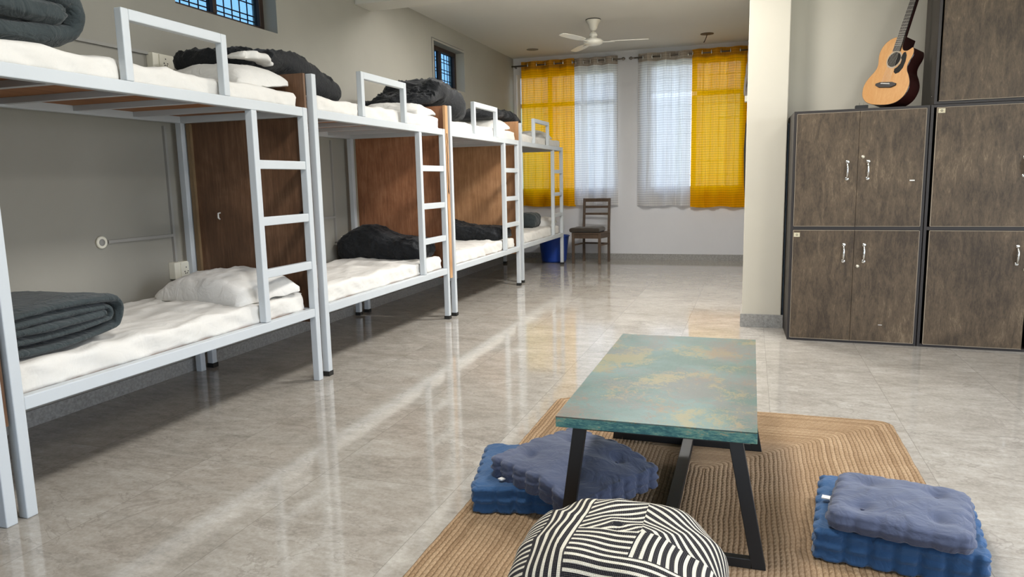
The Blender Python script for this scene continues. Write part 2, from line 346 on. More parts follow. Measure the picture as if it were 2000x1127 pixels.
# ------------------------------------------------------------------ geometry helpers
class MB:
    def __init__(s): s.b = bmesh.new()
    def box(s, x0, x1, y0, y1, z0, z1, mtx=None):
        vs = [s.b.verts.new((x, y, z)) for x in (x0, x1) for y in (y0, y1) for z in (z0, z1)]
        if mtx is not None:
            for v in vs: v.co = mtx @ v.co
        for q in ((0, 1, 3, 2), (4, 6, 7, 5), (0, 4, 5, 1), (2, 3, 7, 6), (0, 2, 6, 4), (1, 5, 7, 3)):
            s.b.faces.new([vs[i] for i in q])
        return s
    def bar(s, a, b, w, h, up=(0, 0, 1)):
        a, b = Vector(a), Vector(b); d = (b-a); L = d.length; d.normalize(); u = Vector(up)
        if abs(d.dot(u)) > .98: u = Vector((1, 0, 0))
        sd = d.cross(u).normalized(); u2 = sd.cross(d)
        m = Matrix((sd, d, u2)).transposed().to_4x4(); m.translation = a
        return s.box(-w/2, w/2, 0, L, -h/2, h/2, m)
    def rings(s, rings, close=True, cap=True):
        R = [[s.b.verts.new(p) for p in r] for r in rings]; n = len(R[0])
        for a, b in zip(R, R[1:]):
            for i in range(n if close else n-1):
                j = (i+1) % n
                s.b.faces.new((a[i], a[j], b[j], b[i]))
        if cap and close:
            s.b.faces.new(list(reversed(R[0]))); s.b.faces.new(R[-1])
        return s
    def tube(s, pts, r, n=8, cap=True):
        pts = [Vector(p) for p in pts]; rs = r if isinstance(r, (list, tuple)) else [r]*len(pts); rings = []
        nrm = None
        for i, p in enumerate(pts):
            t = (pts[min(i+1, len(pts)-1)]-pts[max(i-1, 0)]).normalized()
            if nrm is None:
                nrm = t.cross(Vector((0, 0, 1)) if abs(t.z) < .9 else Vector((1, 0, 0))).normalized()
            nrm = (nrm - t*nrm.dot(t)).normalized(); bi = t.cross(nrm)
            rings.append([p+(nrm*math.cos(2*PI*k/n)+bi*math.sin(2*PI*k/n))*rs[i] for k in range(n)])
        return s.rings(rings, True, cap)
    def lathe(s, prof, c=(0, 0, 0), n=32, axis=None):
        c = Vector(c); m = axis or Matrix.Identity(3)
        return s.rings([[c + m @ Vector((r*math.cos(2*PI*k/n), r*math.sin(2*PI*k/n), z)) for k in range(n)] for r, z in prof])
    def grid(s, f, nu, nv, uvf=None):
        V = [[s.b.verts.new(f(u/nu, v/nv)) for v in range(nv+1)] for u in range(nu+1)]
        for u in range(nu):
            for v in range(nv):
                s.b.faces.new((V[u][v], V[u+1][v], V[u+1][v+1], V[u][v+1]))
        return s
    def prism(s, pts, z0, z1, mtx=None):
        a = [s.b.verts.new((x, y, z0)) for x, y in pts]; b = [s.b.verts.new((x, y, z1)) for x, y in pts]
        if mtx is not None:
            for v in a+b: v.co = mtx @ v.co
        n = len(pts); s.b.faces.new(list(reversed(a))); s.b.faces.new(b)
        for i in range(n): s.b.faces.new((a[i], a[(i+1) % n], b[(i+1) % n], b[i]))
        return s
    def superbox(s, hx, hy, hz, r, step, fn=None, flat=False):
        """rounded box made of a dense grid; fn(p, n)->p displaces"""
        def ax(h, r):
            n = max(2, int(round(2*h/step))); return [-h+2*h*i/n for i in range(n+1)]
        X, Y, Z = ax(hx, r), ax(hy, r), ax(hz, r); cache = {}
        def vert(x, y, z):
            k = (round(x, 5), round(y, 5), round(z, 5))
            if k in cache: return cache[k]
            p = Vector((x, y, z)); rz = min(r, hz*.999)
            q = Vector((max(-hx+r, min(hx-r, x)), max(-hy+r, min(hy-r, y)), (z if flat and z < hz-rz else max(-hz+rz, min(hz-rz, z)))))
            d = p-q; sc = Vector((d.x/r, d.y/r, d.z/rz))
            if sc.length > 1e-6:
                m = max(abs(sc.x), abs(sc.y), abs(sc.z)); sc = sc.normalized()*m
            p2 = q+Vector((sc.x*r, sc.y*r, sc.z*rz)); nrm = sc.normalized() if sc.length > 1e-6 else Vector((0, 0, 1))
            if fn: p2 = fn(p2, nrm)
            v = s.b.verts.new(p2); cache[k] = v; return v
        def face(A, B, f, flip):
            for i in range(len(A)-1):
                for j in range(len(B)-1):
                    q = [f(A[i], B[j]), f(A[i+1], B[j]), f(A[i+1], B[j+1]), f(A[i], B[j+1])]
                    q = [vert(*c) for c in q]
                    if flip: q.reverse()
                    s.b.faces.new(q)
        face(X, Y, lambda a, b: (a, b, hz), False); face(X, Y, lambda a, b: (a, b, -hz), True)
        face(X, Z, lambda a, b: (a, -hy, b), False); face(X, Z, lambda a, b: (a, hy, b), True)
        face(Y, Z, lambda a, b: (hx, a, b), False); face(Y, Z, lambda a, b: (-hx, a, b), True)
        return s
    def build(s, name, mat, parent=None, smooth=False, bevel=0, world=True, label=None):
        me = bpy.data.meshes.new(name)
        bmesh.ops.recalc_face_normals(s.b, faces=s.b.faces)
        if parent is not None and world:
            off = world_loc(parent); rz = world_rot(parent)
            mm = Matrix.Rotation(-rz, 4, 'Z') @ Matrix.Translation(-off)
            s.b.transform(mm)
        s.b.to_mesh(me); s.b.free()
        if smooth:
            for p in me.polygons: p.use_smooth = True
        me.materials.append(mat)
        o = bpy.data.objects.new(name, me); COL.objects.link(o)
        if parent is not None: o.parent = parent
        if bevel:
            md = o.modifiers.new('bevel', 'BEVEL'); md.width = bevel; md.segments = 2; md.limit_method = 'ANGLE'
        if label: o['label'] = label
        return o
def world_loc(o):
    v = Vector((0, 0, 0))
    while o is not None: v = v+o.location; o = o.parent
    return v
def world_rot(o):
    r = 0
    while o is not None: r += o.rotation_euler.z; o = o.parent
    return r
def tag(o, label=None, cat=None, group=None, kind=None):
    if label: o['label'] = label
    if cat: o['category'] = cat
    if group: o['group'] = group
    if kind: o['kind'] = kind
    return o
def thing(name, loc, label=None, cat=None, group=None, kind=None, rz=0):
    o = bpy.data.objects.new(name, None); COL.objects.link(o); o.location = loc; o.rotation_euler = (0, 0, rz)
    o.empty_display_size = .1
    return tag(o, label, cat, group, kind)
def copy_tree(o, parent=None):
    c = o.copy(); COL.objects.link(c)
    if parent is not None: c.parent = parent
    for ch in [q for q in bpy.data.objects if q.parent == o]: copy_tree(ch, c)
    return c
def N(x, y, z=0, s=1.): return MN.noise(Vector((x*s, y*s, z*s)))
def crz(x, y, z):
    return (1-abs(MN.noise(Vector((x, y, z)))))**5
def sst(a, b, x):
    t = max(0, min(1, (x-a)/(b-a))); return t*t*(3-2*t)

# ------------------------------------------------------------------ room shell
XL, YB, ZC = -3.5, 10.85, 3.04
XR, YF = 3.2, -3.2
def struct(o, label, cat):
    return tag(o, label, cat, kind='structure')
b = MB().box(XL-.25, XR+.2, YF-.2, YB+.25, -.12, 0)
struct(b.build('floor', M['floor']), 'polished grey beige marble tile floor of the dormitory', 'floor')
b = MB().box(XL-.25, XR+.2, YF-.2, YB+.25, ZC, ZC+.15)
struct(b.build('ceiling', M['ceil']), 'plain off-white ceiling', 'ceiling')
W1 = (3.90, 4.955, 2.362, 2.86); W2 = (7.90, 8.83, 2.33, 2.815)
def wall_with_holes(mb, mk, a0, a1, z0, z1, holes):
    """mk(a0,a1,z0,z1) adds a box; holes sorted along a"""
    a = a0
    for h in holes:
        mk(a, h[0], z0, z1); mk(h[0], h[1], z0, h[2]); mk(h[0], h[1], h[3], z1); a = h[1]
    mk(a, a1, z0, z1)
mb = MB()
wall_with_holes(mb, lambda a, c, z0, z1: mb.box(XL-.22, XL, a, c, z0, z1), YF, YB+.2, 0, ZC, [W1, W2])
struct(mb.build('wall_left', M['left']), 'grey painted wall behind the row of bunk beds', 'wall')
W3 = (-3.455, -1.93, 1.03, 2.80); W4 = (-1.475, -.14, 1.03, 2.845)
mb = MB()
wall_with_holes(mb, lambda a, c, z0, z1: mb.box(a, c, YB, YB+.2, z0, z1), XL, .25, 0, ZC, [W3, W4])
struct(mb.build('wall_back', M['back']), 'cream far wall with the curtained windows', 'wall')
mb = MB().box(.0, .25, 6.5, YB, 0, ZC)
struct(mb.build('wall_alcove', M['white']), 'cream side wall hidden behind the pillar', 'wall')
mb = MB().box(.25, XR, 6.26, 6.5, 0, ZC)
mb.box(.25, .375, 6.250, 6.26, 0, ZC)
struct(mb.build('wall_right_back', M['white']), 'cream wall behind the brown cabinets and the guitar', 'wall')
mb = MB()
wall_with_holes(mb, lambda a, c, z0, z1: mb.box(XR, XR+.2, a, c, z0, z1), YF, 6.5, 0, ZC, [(.5, 3.9, .45, 2.25)])  # opening made up to let the added side fill in
struct(mb.build('wall_right', M['white']), 'cream side wall out at the right', 'wall')
mb = MB()
wall_with_holes(mb, lambda a, c, z0, z1: mb.box(a, c, YF-.2, YF, z0, z1) if z1 > z0 else None, XL, XR, 0, ZC, [(-1.1, 2.3, 0, 2.4)])  # opening cut for the added fill light behind the camera
struct(mb.build('wall_front', M['white']), 'cream wall behind the camera', 'wall')
mb = MB().box(-.049, .247, 6.02, 6.5, 0, ZC)
struct(mb.build('wall_pillar', M['white'], bevel=.006), 'cream square pillar beside the brown cabinets', 'pillar')
mb = MB().box(XL, .1, 6.155, 6.45, 2.832, ZC)
struct(mb.build('ceiling_beam', M['beam'], bevel=.004), 'off-white ceiling beam crossing above the third bed', 'beam')
# skirting
struct(MB().box(XL, XL+.012, YF, YB, 0, .085).build('baseboard_left', M['skirt']), 'grey stone skirting under the bunk beds', 'skirting')
struct(MB().box(XL+.012, .0, YB-.012, YB, 0, .085).build('baseboard_back', M['skirt']), 'grey stone skirting along the far wall', 'skirting')
struct(MB().box(-.061, .262, 6.006, 6.02, 0, .105).box(-.061, -.049, 6.02, 6.5, 0, .105).build('baseboard_pillar', M['skirt']), 'grey stone skirting around the foot of the pillar', 'skirting')
# thin raised line in the plaster beside the far small window
struct(MB().box(XL, XL+.006, 7.835, 7.841, 1.6, 2.84).box(XL, XL+.006, 7.841, 8.8, 2.836, 2.842).build('trim_1', M['greytrim']), 'thin line in the plaster around the far small window', 'trim')

# windows in the left wall
def small_window(n, W, label):
    y0, y1, z0, z1 = W; t = thing('window_%d' % n, (XL-.1, (y0+y1)/2, z0), label, 'window', kind='structure')
    x0, x1 = XL-.17, XL-.115; w = .05
    fr = MB().box(x0, x1, y0, y1, z0, z0+w).box(x0, x1, y0, y1, z1-w, z1).box(x0, x1, y0, y0+w, z0+w, z1-w).box(x0, x1, y1-w, y1, z0+w, z1-w)
    ym = (y0+y1)/2-.02
    fr.box(x0, x1, ym-.02, ym+.02, z0+w, z1-w)
    fo = fr.build('window_frame', M['winbrown'], t, bevel=.004)
    MB().box(x0+.02, x0+.026, y0+w, ym-.02, z0+w, z1-w).box(x0+.02, x0+.026, ym+.02, y1-w, z0+w, z1-w).build('glass', M['tint'], t)
    g = MB()
    k = int((y1-y0)/.085)
    for i in range(1, k): g.tube([(x0-.03, y0+(y1-y0)*i/k, z0), (x0-.03, y0+(y1-y0)*i/k, z1)], .005, 6)
    for zz in (.2, .28, .46, .54, .72, .80): g.tube([(x0-.03, y0, z0+(z1-z0)*zz), (x0-.03, y1, z0+(z1-z0)*zz)], .005, 6)
    g.build('grille', M['iron'], t)
    for yy in (y0+.09, ym, y1-.07):
        MB().box(x1, x1+.012, yy-.035, yy+.035, z0+.012, z0+.032).box(x1+.012, x1+.03, yy-.008, yy+.03, z0+.016, z0+.026).build('latch', M['brass'], t, label='metal latch')
    return t
small_window(1, W1, 'small brown framed window high above the nearest bunk bed')
small_window(2, W2, 'small brown framed window high above the third bunk bed')
# back windows
def back_window(n, W, label, parts, lowmat):
    x0, x1, z0, z1 = W; t = thing('window_%d' % n, ((x0+x1)/2, YB+.08, z0), label, 'window', kind='structure')
    ya, yb = YB+.06, YB+.12; w = .045; fr = MB()
    fr.box(x0, x1, ya, yb, z0, z0+w).box(x0, x1, ya, yb, z1-w, z1).box(x0, x0+w, ya, yb, z0+w, z1-w).box(x1-w, x1, ya, yb, z0+w, z1-w)
    xs = [x0+(x1-x0)*i/parts for i in range(parts+1)]; zt = z1-.46
    fr.box(x0+w if n == 3 else xs[1]+.03, x1-w, ya, yb, zt-.03, zt+.03)
    for x in xs[1:-1]: fr.box(x-.03, x+.03, ya, yb, z0+w, zt-.03).box(x-.03, x+.03, ya, yb, zt+.03, z1-w)
    fr.build('window_frame', M['winwhite'], t)
    MB().box(x0+w, x1-w, ya+.03, ya+.035, zt+.03, z1-w).build('glass', M['glass'], t)
    for i in range(parts):
        MB().box(xs[i]+.03, xs[i+1]-.03, ya+.03, ya+.035, z0+w, zt-.03).build('glass', lowmat[i], t)
    g = MB()
    k = int((x1-x0)/.11)
    for i in range(1, k): g.tube([(x0+(x1-x0)*i/k, yb+.03, z0), (x0+(x1-x0)*i/k, yb+.03, z1)], .005, 6)
    for i in range(1, 9): g.tube([(x0, yb+.03, z0+(z1-z0)*i/9), (x1, yb+.03, z0+(z1-z0)*i/9)], .005, 6)
    g.build('grille', M['iron'], t)
back_window(3, W3, 'tall white framed window behind the left pair of curtains', 3, [M['glassg'], M['glass'], M['glass']])
back_window(4, W4, 'tall white framed window behind the right pair of curtains', 2, [M['glass'], M['glassg']])

# ------------------------------------------------------------------ curtains
YCUR = YB-.085
def curtain(x0, x1, z0, z1, waves, amp, phase, mats, label, name, flare=0., ring_n=6):
    t = thing('curtain', ((x0+x1)/2, YCUR, z0), label, 'curtain')
    zh = z1-.115
    def f(z):
        def g(u, v):
            zz = z[0]+(z[1]-z[0])*v; drop = (z1-zz)/(z1-z0)
            xx = x0+(x1-x0)*u; xc = (x0+x1)/2
            xx += (xx-xc)*flare*drop
            a = amp*(1.25-.45*min(1, drop*3)+.25*drop*N(u*5, zz*.7, phase))
            ph = phase+2*PI*waves*u+.5*drop*math.sin(u*7+phase)
            y = a*math.sin(ph)+.018*drop*N(u*14, zz*1.5, phase+3)+.006*N(u*40, zz*3, 7)
            if zz < z0+.02: zz += .010*math.sin(ph*.5+1)
            xx += .012*math.sin(2*ph)*.6
            if zz > z1-.02: zz += .006*math.sin(ph*1.+.5)
            return (xx, YCUR+y, zz)
        return g
    MB().grid(f((z0, zh)), 150, 60).build('panel', mats[0], t, smooth=True)
    MB().grid(f((zh, z1)), 150, 8).build('header_band', mats[1], t, smooth=True)
    n = int(waves*2)
    for k in range(n):
        # an eyelet wherever the wave crosses the rod line
        u = ((k+.5)*PI-PI/2-phase)/(2*PI*waves)
        u = ((k*PI-phase) / (2*PI*waves)) % 1
        xx = x0+(x1-x0)*u
        ax = Matrix.Rotation(PI/2, 3, 'Y') @ Matrix.Identity(3)
        pts = [(xx, YCUR+.028*math.cos(q*2*PI/16), z1-.055+.028*math.sin(q*2*PI/16)) for q in range(17)]
        MB().tube(pts, .008, 8).build('eyelet', M['chrome'], t, smooth=True)
curtain(-3.36, -2.538, .81, 2.97, 3, .040, .4, (M['curY'], M['curYh']), 'yellow curtain at the far left, partly behind the farthest bunk bed', 'curtain')
curtain(-2.53, -1.885, .82, 2.965, 3, .036, 2.2, (M['curW'], M['curWh']), 'white checked curtain behind the wooden chair', 'curtain', .04)
curtain(-1.60, -.845, .80, 2.965, 3, .038, 1.1, (M['curW'], M['curWh']), 'white checked curtain left of the right-hand yellow curtain', 'curtain')
curtain(-.835, -.075, .775, 2.97, 3, .038, 3.0, (M['curY'], M['curYh']), 'yellow curtain beside the pillar on the right', 'curtain')
def rod(x0, x1, z, label, fin):
    t = thing('curtain_rod', ((x0+x1)/2, YCUR, z), label, 'curtain rod')
    MB().tube([(x0, YCUR, z), (x1, YCUR, z)], .011, 12).build('rod', M['rod'], t, smooth=True)
    for x, s in fin:
        MB().lathe([(.001, 0), (.016, .004), (.010, .012), (.010, .03), (.022, .045), (.024, .06), (.012, .08), (.001, .084)], (x, YCUR, z), 14, Matrix.Rotation(s*PI/2, 3, 'Y')).build('finial', M['rod'], t, smooth=True)
    for x in (x0+.05, x1-.05):
        MB().bar((x, YCUR, z-.012), (x, YB, z-.012), .012, .02).build('bracket', M['rod'], t)
rod(-3.498, -1.86, 2.912, 'dark metal curtain rod holding the left pair of curtains', [(-1.86, 1)])
rod(-1.64, -.01, 2.912, 'dark metal curtain rod holding the right pair of curtains', [(-1.64, -1)])

# ------------------------------------------------------------------ bunk beds
BX = -2.515                # outer face of the front posts
BED = [-.17, 1.83, 3.865, 5.965, 8.125]     # near end of each bed
BLEN = [1.965, 1.97, 1.985, 1.98, 1.965]
XBK = -3.455
T = .044
def bunk(i, panel):
    y0 = BED[i]; L = BLEN[i]; y1 = y0+L; dx = -.03 if i == 4 else 0
    xf, xb = BX+dx, XBK
    t = thing('bunk_bed', (xf, y0, 0), None, 'bunk bed', 'grey steel bunk beds along the wall')
    S = M['steel']; bv = .004
    topz = 1.655
    def post(x, y, z0, z1):
        o = MB().box(x-T, x, y, y+T, z0, z1).build('post', S, t, bevel=bv)
        if i > 1:
            MB().box(x-T-.003, x+.003, y-.003, y+T+.003, 0, .03).build('foot_cap', M['cap'], o, label='black rubber foot cap')
        return o
    zb = .028 if i > 1 else 0
    post(xf, y0, zb, 1.862); post(xf, y1-T, zb, topz)
    post(xb+T, y0, zb, 1.862); post(xb+T, y1-T, zb, topz)
    for zt, nm in ((topz, 'upper'), (.455, 'lower')):
        zz0 = zt-.052
        MB().box(xf-.046, xf-.002, y0+T, y1-T, zz0, zt).build(nm+'_side_rail', S, t, bevel=bv)
        MB().box(xb+.002, xb+.046, y0+T, y1-T, zz0, zt).build(nm+'_side_rail', S, t, bevel=bv)
        MB().box(xb+T, xf-T, y0+.004, y0+.046, zz0, zt-.002).build(nm+'_end_rail', S, t, bevel=bv)
        MB().box(xb+T, xf-T, y1-.046, y1-.004, zz0, zt-.002).build(nm+'_end_rail', S, t, bevel=bv)
        for k in range(1, 5):
            yy = y0+L*k/5
            MB().box(xb+.046, xf-.046, yy-.018, yy+.018, zt-.040, zt-.012).build('cross_bar', S, t)
        MB().box(xb+.048, xf-.048, y0+.05, y1-.05, zt-.012, zt-.006).build('base_board', M['plyb'], t, label='brown plywood bed base')
    # ladder
    yl = y1-.515
    lad = MB().box(xf-T, xf, yl, yl+T, .456, topz-.052).build('ladder', S, t, bevel=bv)
    for zr in (1.318, 1.01, .722):
        MB().box(xf-.042, xf-.004, yl+T, y1-T, zr-.024, zr+.024).build('rung', S, lad, bevel=bv)
    # guard
    g0, g1 = [(.5, 1.2), (.658, 1.303), (.593, 1.27), (.605, 1.275), (.56, 1.25)][i]
    gz = 1.954; gt = .040
    g = MB().box(xf-gt, xf-.001, y0+g0, y0+g0+gt, topz, gz).box(xf-gt, xf-.001, y0+g1-gt, y0+g1, topz, gz)
    g.box(xf-gt, xf-.001, y0+g0+gt, y0+g1-gt, gz-.047, gz)
    g.build('guard_rail', S, t, bevel=bv)
    if panel:
        mat, zlo, ztop, ya, yb2, edge, lab = panel
        p = MB().box(xb+.035, xf-.02, ya, yb2, zlo, ztop).build('end_panel', mat, t, label=lab)
        if edge == 'batten':
            MB().box(xb+.055, xb+.085, ya-.02, ya, zlo+.1, 1.60).build('batten', M['batten'], p, label='pale wooden batten')
        if edge == 'batten':
            for hx_, hz_, mm in ((-3.203, 1.02, M['label']), (-2.60, 1.02, M['cap'])):
                MB().tube([(hx_, ya, hz_+.02), (hx_, ya-.02, hz_+.018), (hx_, ya-.022, hz_-.01), (hx_, ya-.008, hz_-.02)], .005, 8).build('hook', mm, p, smooth=True)
        if edge == 'pine':
            MB().box(xf-.02, xf-.0, ya-.035, yb2, zlo, ztop).build('edge_strip', M['pine'], p, label='pale pine edge strip')
            pts = [(xf+.004, ya-.02, 1.62), (xf+.006, ya-.012, 1.55), (xf+.004, ya-.022, 1.5), (xf+.004, ya-.014, 1.42), (xf+.004, ya-.02, 1.3), (xf+.005, ya-.012, 1.2), (xf+.004, ya-.022, 1.12), (xf+.004, ya-.01, 1.10), (xf+.004, ya-.015, 1.18)]
            MB().tube(pts, .0025, 6).build('wire', M['cap'], p, label='thin dark wire')
    return t
P0 = (M['ply1'], .36, 1.86, 1.797, 1.815, None, 'dark brown plywood end panel')
P1 = (M['ply1'], .36, 1.858, 3.805, 3.825, 'batten', 'dark brown plywood end panel')
P2 = (M['ply2'], .36, 1.856, 5.895, 5.915, 'pine', 'red-brown plywood end panel')
P3 = (M['ply3'], .36, 1.87, 7.985, 8.005, None, 'light brown plywood end panel')
labs = ['grey steel bunk bed cut off by the left edge of the photo',
        'grey steel bunk bed nearest the camera, dark brown end panel behind its ladder',
        'grey steel bunk bed, second whole bed from the camera, with red-brown end panel',
        'grey steel bunk bed, third whole bed from the camera, with light brown end panel',
        'grey steel bunk bed farthest away, against the yellow curtain']
P0 = (M['ply1'], .36, 1.86, 1.80, 1.818, None, 'dark brown plywood end panel')
for i, pn in enumerate((P0, P1, P2, P3, None)):
    o = bunk(i, pn); o['label'] = labs[i]

# mattresses
def mattress(i, zbase, zt, label, up):
    y0, L = BED[i], BLEN[i]; x1 = BX-.05-(.03 if i == 4 else 0); x0 = XBK+.055
    ya, yb = y0+.06, y0+L-.06
    cx, cy, cz = (x0+x1)/2, (ya+yb)/2, (zbase+zt)/2; hx, hy, hz = (x1-x0)/2, (yb-ya)/2, (zt-zbase)/2
    g0, g1 = [(.5, 1.2), (.658, 1.303), (.593, 1.27), (.605, 1.275), (.56, 1.25)][i]
    sd = i*7.3+(3 if up else 0)
    def fn(p, n):
        q = p.copy()
        # long soft folds across the top, creases down the front side
        w = .012*N(q.x*3+sd, q.y*7, sd)+.008*N(q.x*9, q.y*3+q.x*9, sd+2)+.004*N(q.x*25, q.y*11, sd)
        w += .007*(crz(q.x*5+q.y*2+sd, q.y*1.6, sd)-.5)+.005*(crz(q.x*12-q.y*4, q.y*5+q.x*3, sd+9)-.5)
        if q.z > 0: q.z += max(0, n.z)*w
        if n.x > .3:
            q.x += .010*(crz(q.y*7+q.z*16, q.z*4, sd+3)-.6)+.012*N(q.y*6, q.z*8, sd)+.008*N(q.y*18+q.z*20, q.z*9, sd+5)
            if q.z < 0: q.z = max(-hz, q.z)
            if up:
                yy = q.y+cy-y0
                d = sst(g0-.02, g0+.0, yy)*(1-sst(g1-.0, g1+.02, yy))
                q.x += .030*(1-d)*(1 if n.x > .5 else .6)
                q.z -= .0*d
        if n.y < -.3: q.y += .01*N(q.x*8, q.z*9, sd)
        return q
    mb = MB().superbox(hx, hy, hz, .030, .018, fn, True)
    mb.b.transform(Matrix.Translation((0, 0, 0)))
    o = mb.build('mattress', M['sheet'], smooth=True); o.location = (cx, cy, cz)
    tag(o, label, 'mattress', 'white sheeted mattresses')
where = ['', 'nearest bunk bed', 'second bunk bed', 'third bunk bed', 'farthest bunk bed']
for i in (1, 2, 3, 4):
    mattress(i, .4495, .562, 'white sheeted mattress on the lower bunk of the %s' % where[i], False)
    mattress(i, 1.6495, 1.748, 'white sheeted mattress on the upper bunk of the %s' % where[i], True)

# pillows
def pillow(c, hx, hy, hz, rz, tilt, seed, label, crumple=1.):
    def fn(p, n):
        u, v = p.x/hx, p.y/hy
        ed = max(0, 1-abs(u)**3.2)*max(0, 1-abs(v)**3.2)
        q = p.copy(); prof = ed**.55
        zz = (q.z/hz)
        q.z = hz*zz*(.10+.90*prof)
        pinch = (abs(u)*abs(v))**3
        q.x *= 1+.05*pinch-.05*(1-v*v)*0; q.y *= 1+.06*pinch
        q.x *= 1-.05*(1-abs(v))*abs(u)**3; q.y *= 1-.07*(1-abs(u))*abs(v)**3
        w = .022*N(q.x*5, q.y*6, seed)+.010*(1-2*abs(N(q.x*7+q.y*5+seed, q.y*9-q.x*4, seed)))+.006*(1-2*abs(N(q.x*13-q.y*9, q.y*17, seed+3)))+.003*N(q.x*40, q.y*30, seed)
        if zz > 0: q.z += w*crumple*prof**.5
        q.z -= (1-prof)*hz*.42
        if zz < 0: q.z = max(q.z, -hz*.5)
        if u*v != 0 and abs(u) > .9: q.z += .012*N(q.y*14, 2, seed)
        return q
    o = MB().superbox(hx, hy, hz, hz*.6, .014, fn).build('pillow', M['pillow'], smooth=True)
    o.location = c; o.rotation_euler = (tilt[0], tilt[1], rz)
    return tag(o, label, 'pillow', 'white pillows on the bunk beds')
pillow((-2.93, 3.49, .612), .355, .235, .095, -.16, (.05, 0), 3.1, 'crumpled white pillow on the lower bunk of the nearest bed', 1.1)
pillow((-2.93, 3.565, 1.80), .32, .215, .09, -.05, (.12, 0), 8.4, 'plump white pillow on the upper bunk of the nearest bed', .6)
pillow((-2.88, 5.61, 1.785), .30, .22, .065, .1, (.1, 0), 12.4, 'flat white pillow on the upper bunk of the second bed')
pillow((-2.90, 7.70, 1.80), .30, .20, .085, 0, (.12, 0), 15.4, 'white pillow under the black duvet on the upper bunk of the third bed', .7)
pillow((-2.95, 9.72, 1.79), .30, .24, .07, .1, (.1, 0), 19.4, 'crumpled white pillow on the upper bunk of the farthest bed')
pillow((-2.86, 9.90, .61), .24, .14, .065, .1, (.25, 0), 23.4, 'small white pillow at the head of the farthest lower bunk')

# ------------------------------------------------------------------ duvets
def ridg(x, y, z, s): return 1-2*abs(MN.noise(Vector((x*s, y*s, z*s))))
def spiral_roll(x0, x1, yc, zc, ry, rz, turns, mat, label, seed, rot=0, thick=None, name='duvet', flip=1, tail=0.):
    """duvet folded into a flat roll: thick ribbon wound in the y-z plane, wide along x"""
    n = int(turns*80); pts = []
    pitch = rz/(turns+.15); th = thick or pitch*.92
    for i in range(n+1):
        a = 2*PI*turns*i/n; r = 1-(i/n)*(1-.5/(turns+.15))
        rr = rz-pitch*(a/(2*PI))-th*.5
        aa = a+PI*1.05
        cyl = ry-rz        # half length of the straight part
        cx = math.cos(aa); sx = math.sin(aa)
        y = (cyl*max(-1, min(1, cx*1.5)) + rr*cx)*flip; z = rr*sx
        pts.append(Vector((y, z)))
    hw = (x1-x0)/2; rings = []
    K = 64
    for i, p in enumerate(pts):
        t = (pts[min(i+1, n)]-pts[max(i-1, 0)]).normalized(); nv = Vector((-t.y, t.x))
        ring = []
        endf = min(1, (n-i)/11+.15, i/9+.35)
        for k in range(K):
            q = 2*PI*k/K; c, s = math.cos(q), math.sin(q)
            ex = math.copysign(abs(c)**.38, c); ez = math.copysign(abs(s)**.75, s)
            arc = i*.011
            wob = .018*N(arc*3, 2.*c, seed)+.010*N(arc*9, c*4, seed+4)
            X = ex*(hw+wob+.012*N(arc*6, 0, seed+8))
            tt = th*.5*endf*(.92+.22*N(arc*5, X*7, seed)+.18*N(arc*14, X*12, seed+2)+.22*crz(arc*9, X*16, seed+11)+.14*crz(arc*24, X*24, seed+13))
            off = ez*tt+.010*N(arc*4, X*6, seed+6)
            ring.append(Vector((X, p.x+nv.x*off, p.y+nv.y*off+.008*N(X*5, arc*2, seed+1))))
        rings.append(ring)
    mb = MB().rings(rings)
    o = mb.build(name, mat, smooth=True)
    o.location = ((x0+x1)/2, yc, zc); o.rotation_euler = (0, 0, rot)
    return tag(o, label, 'duvet', 'dark duvets on the bunk beds')

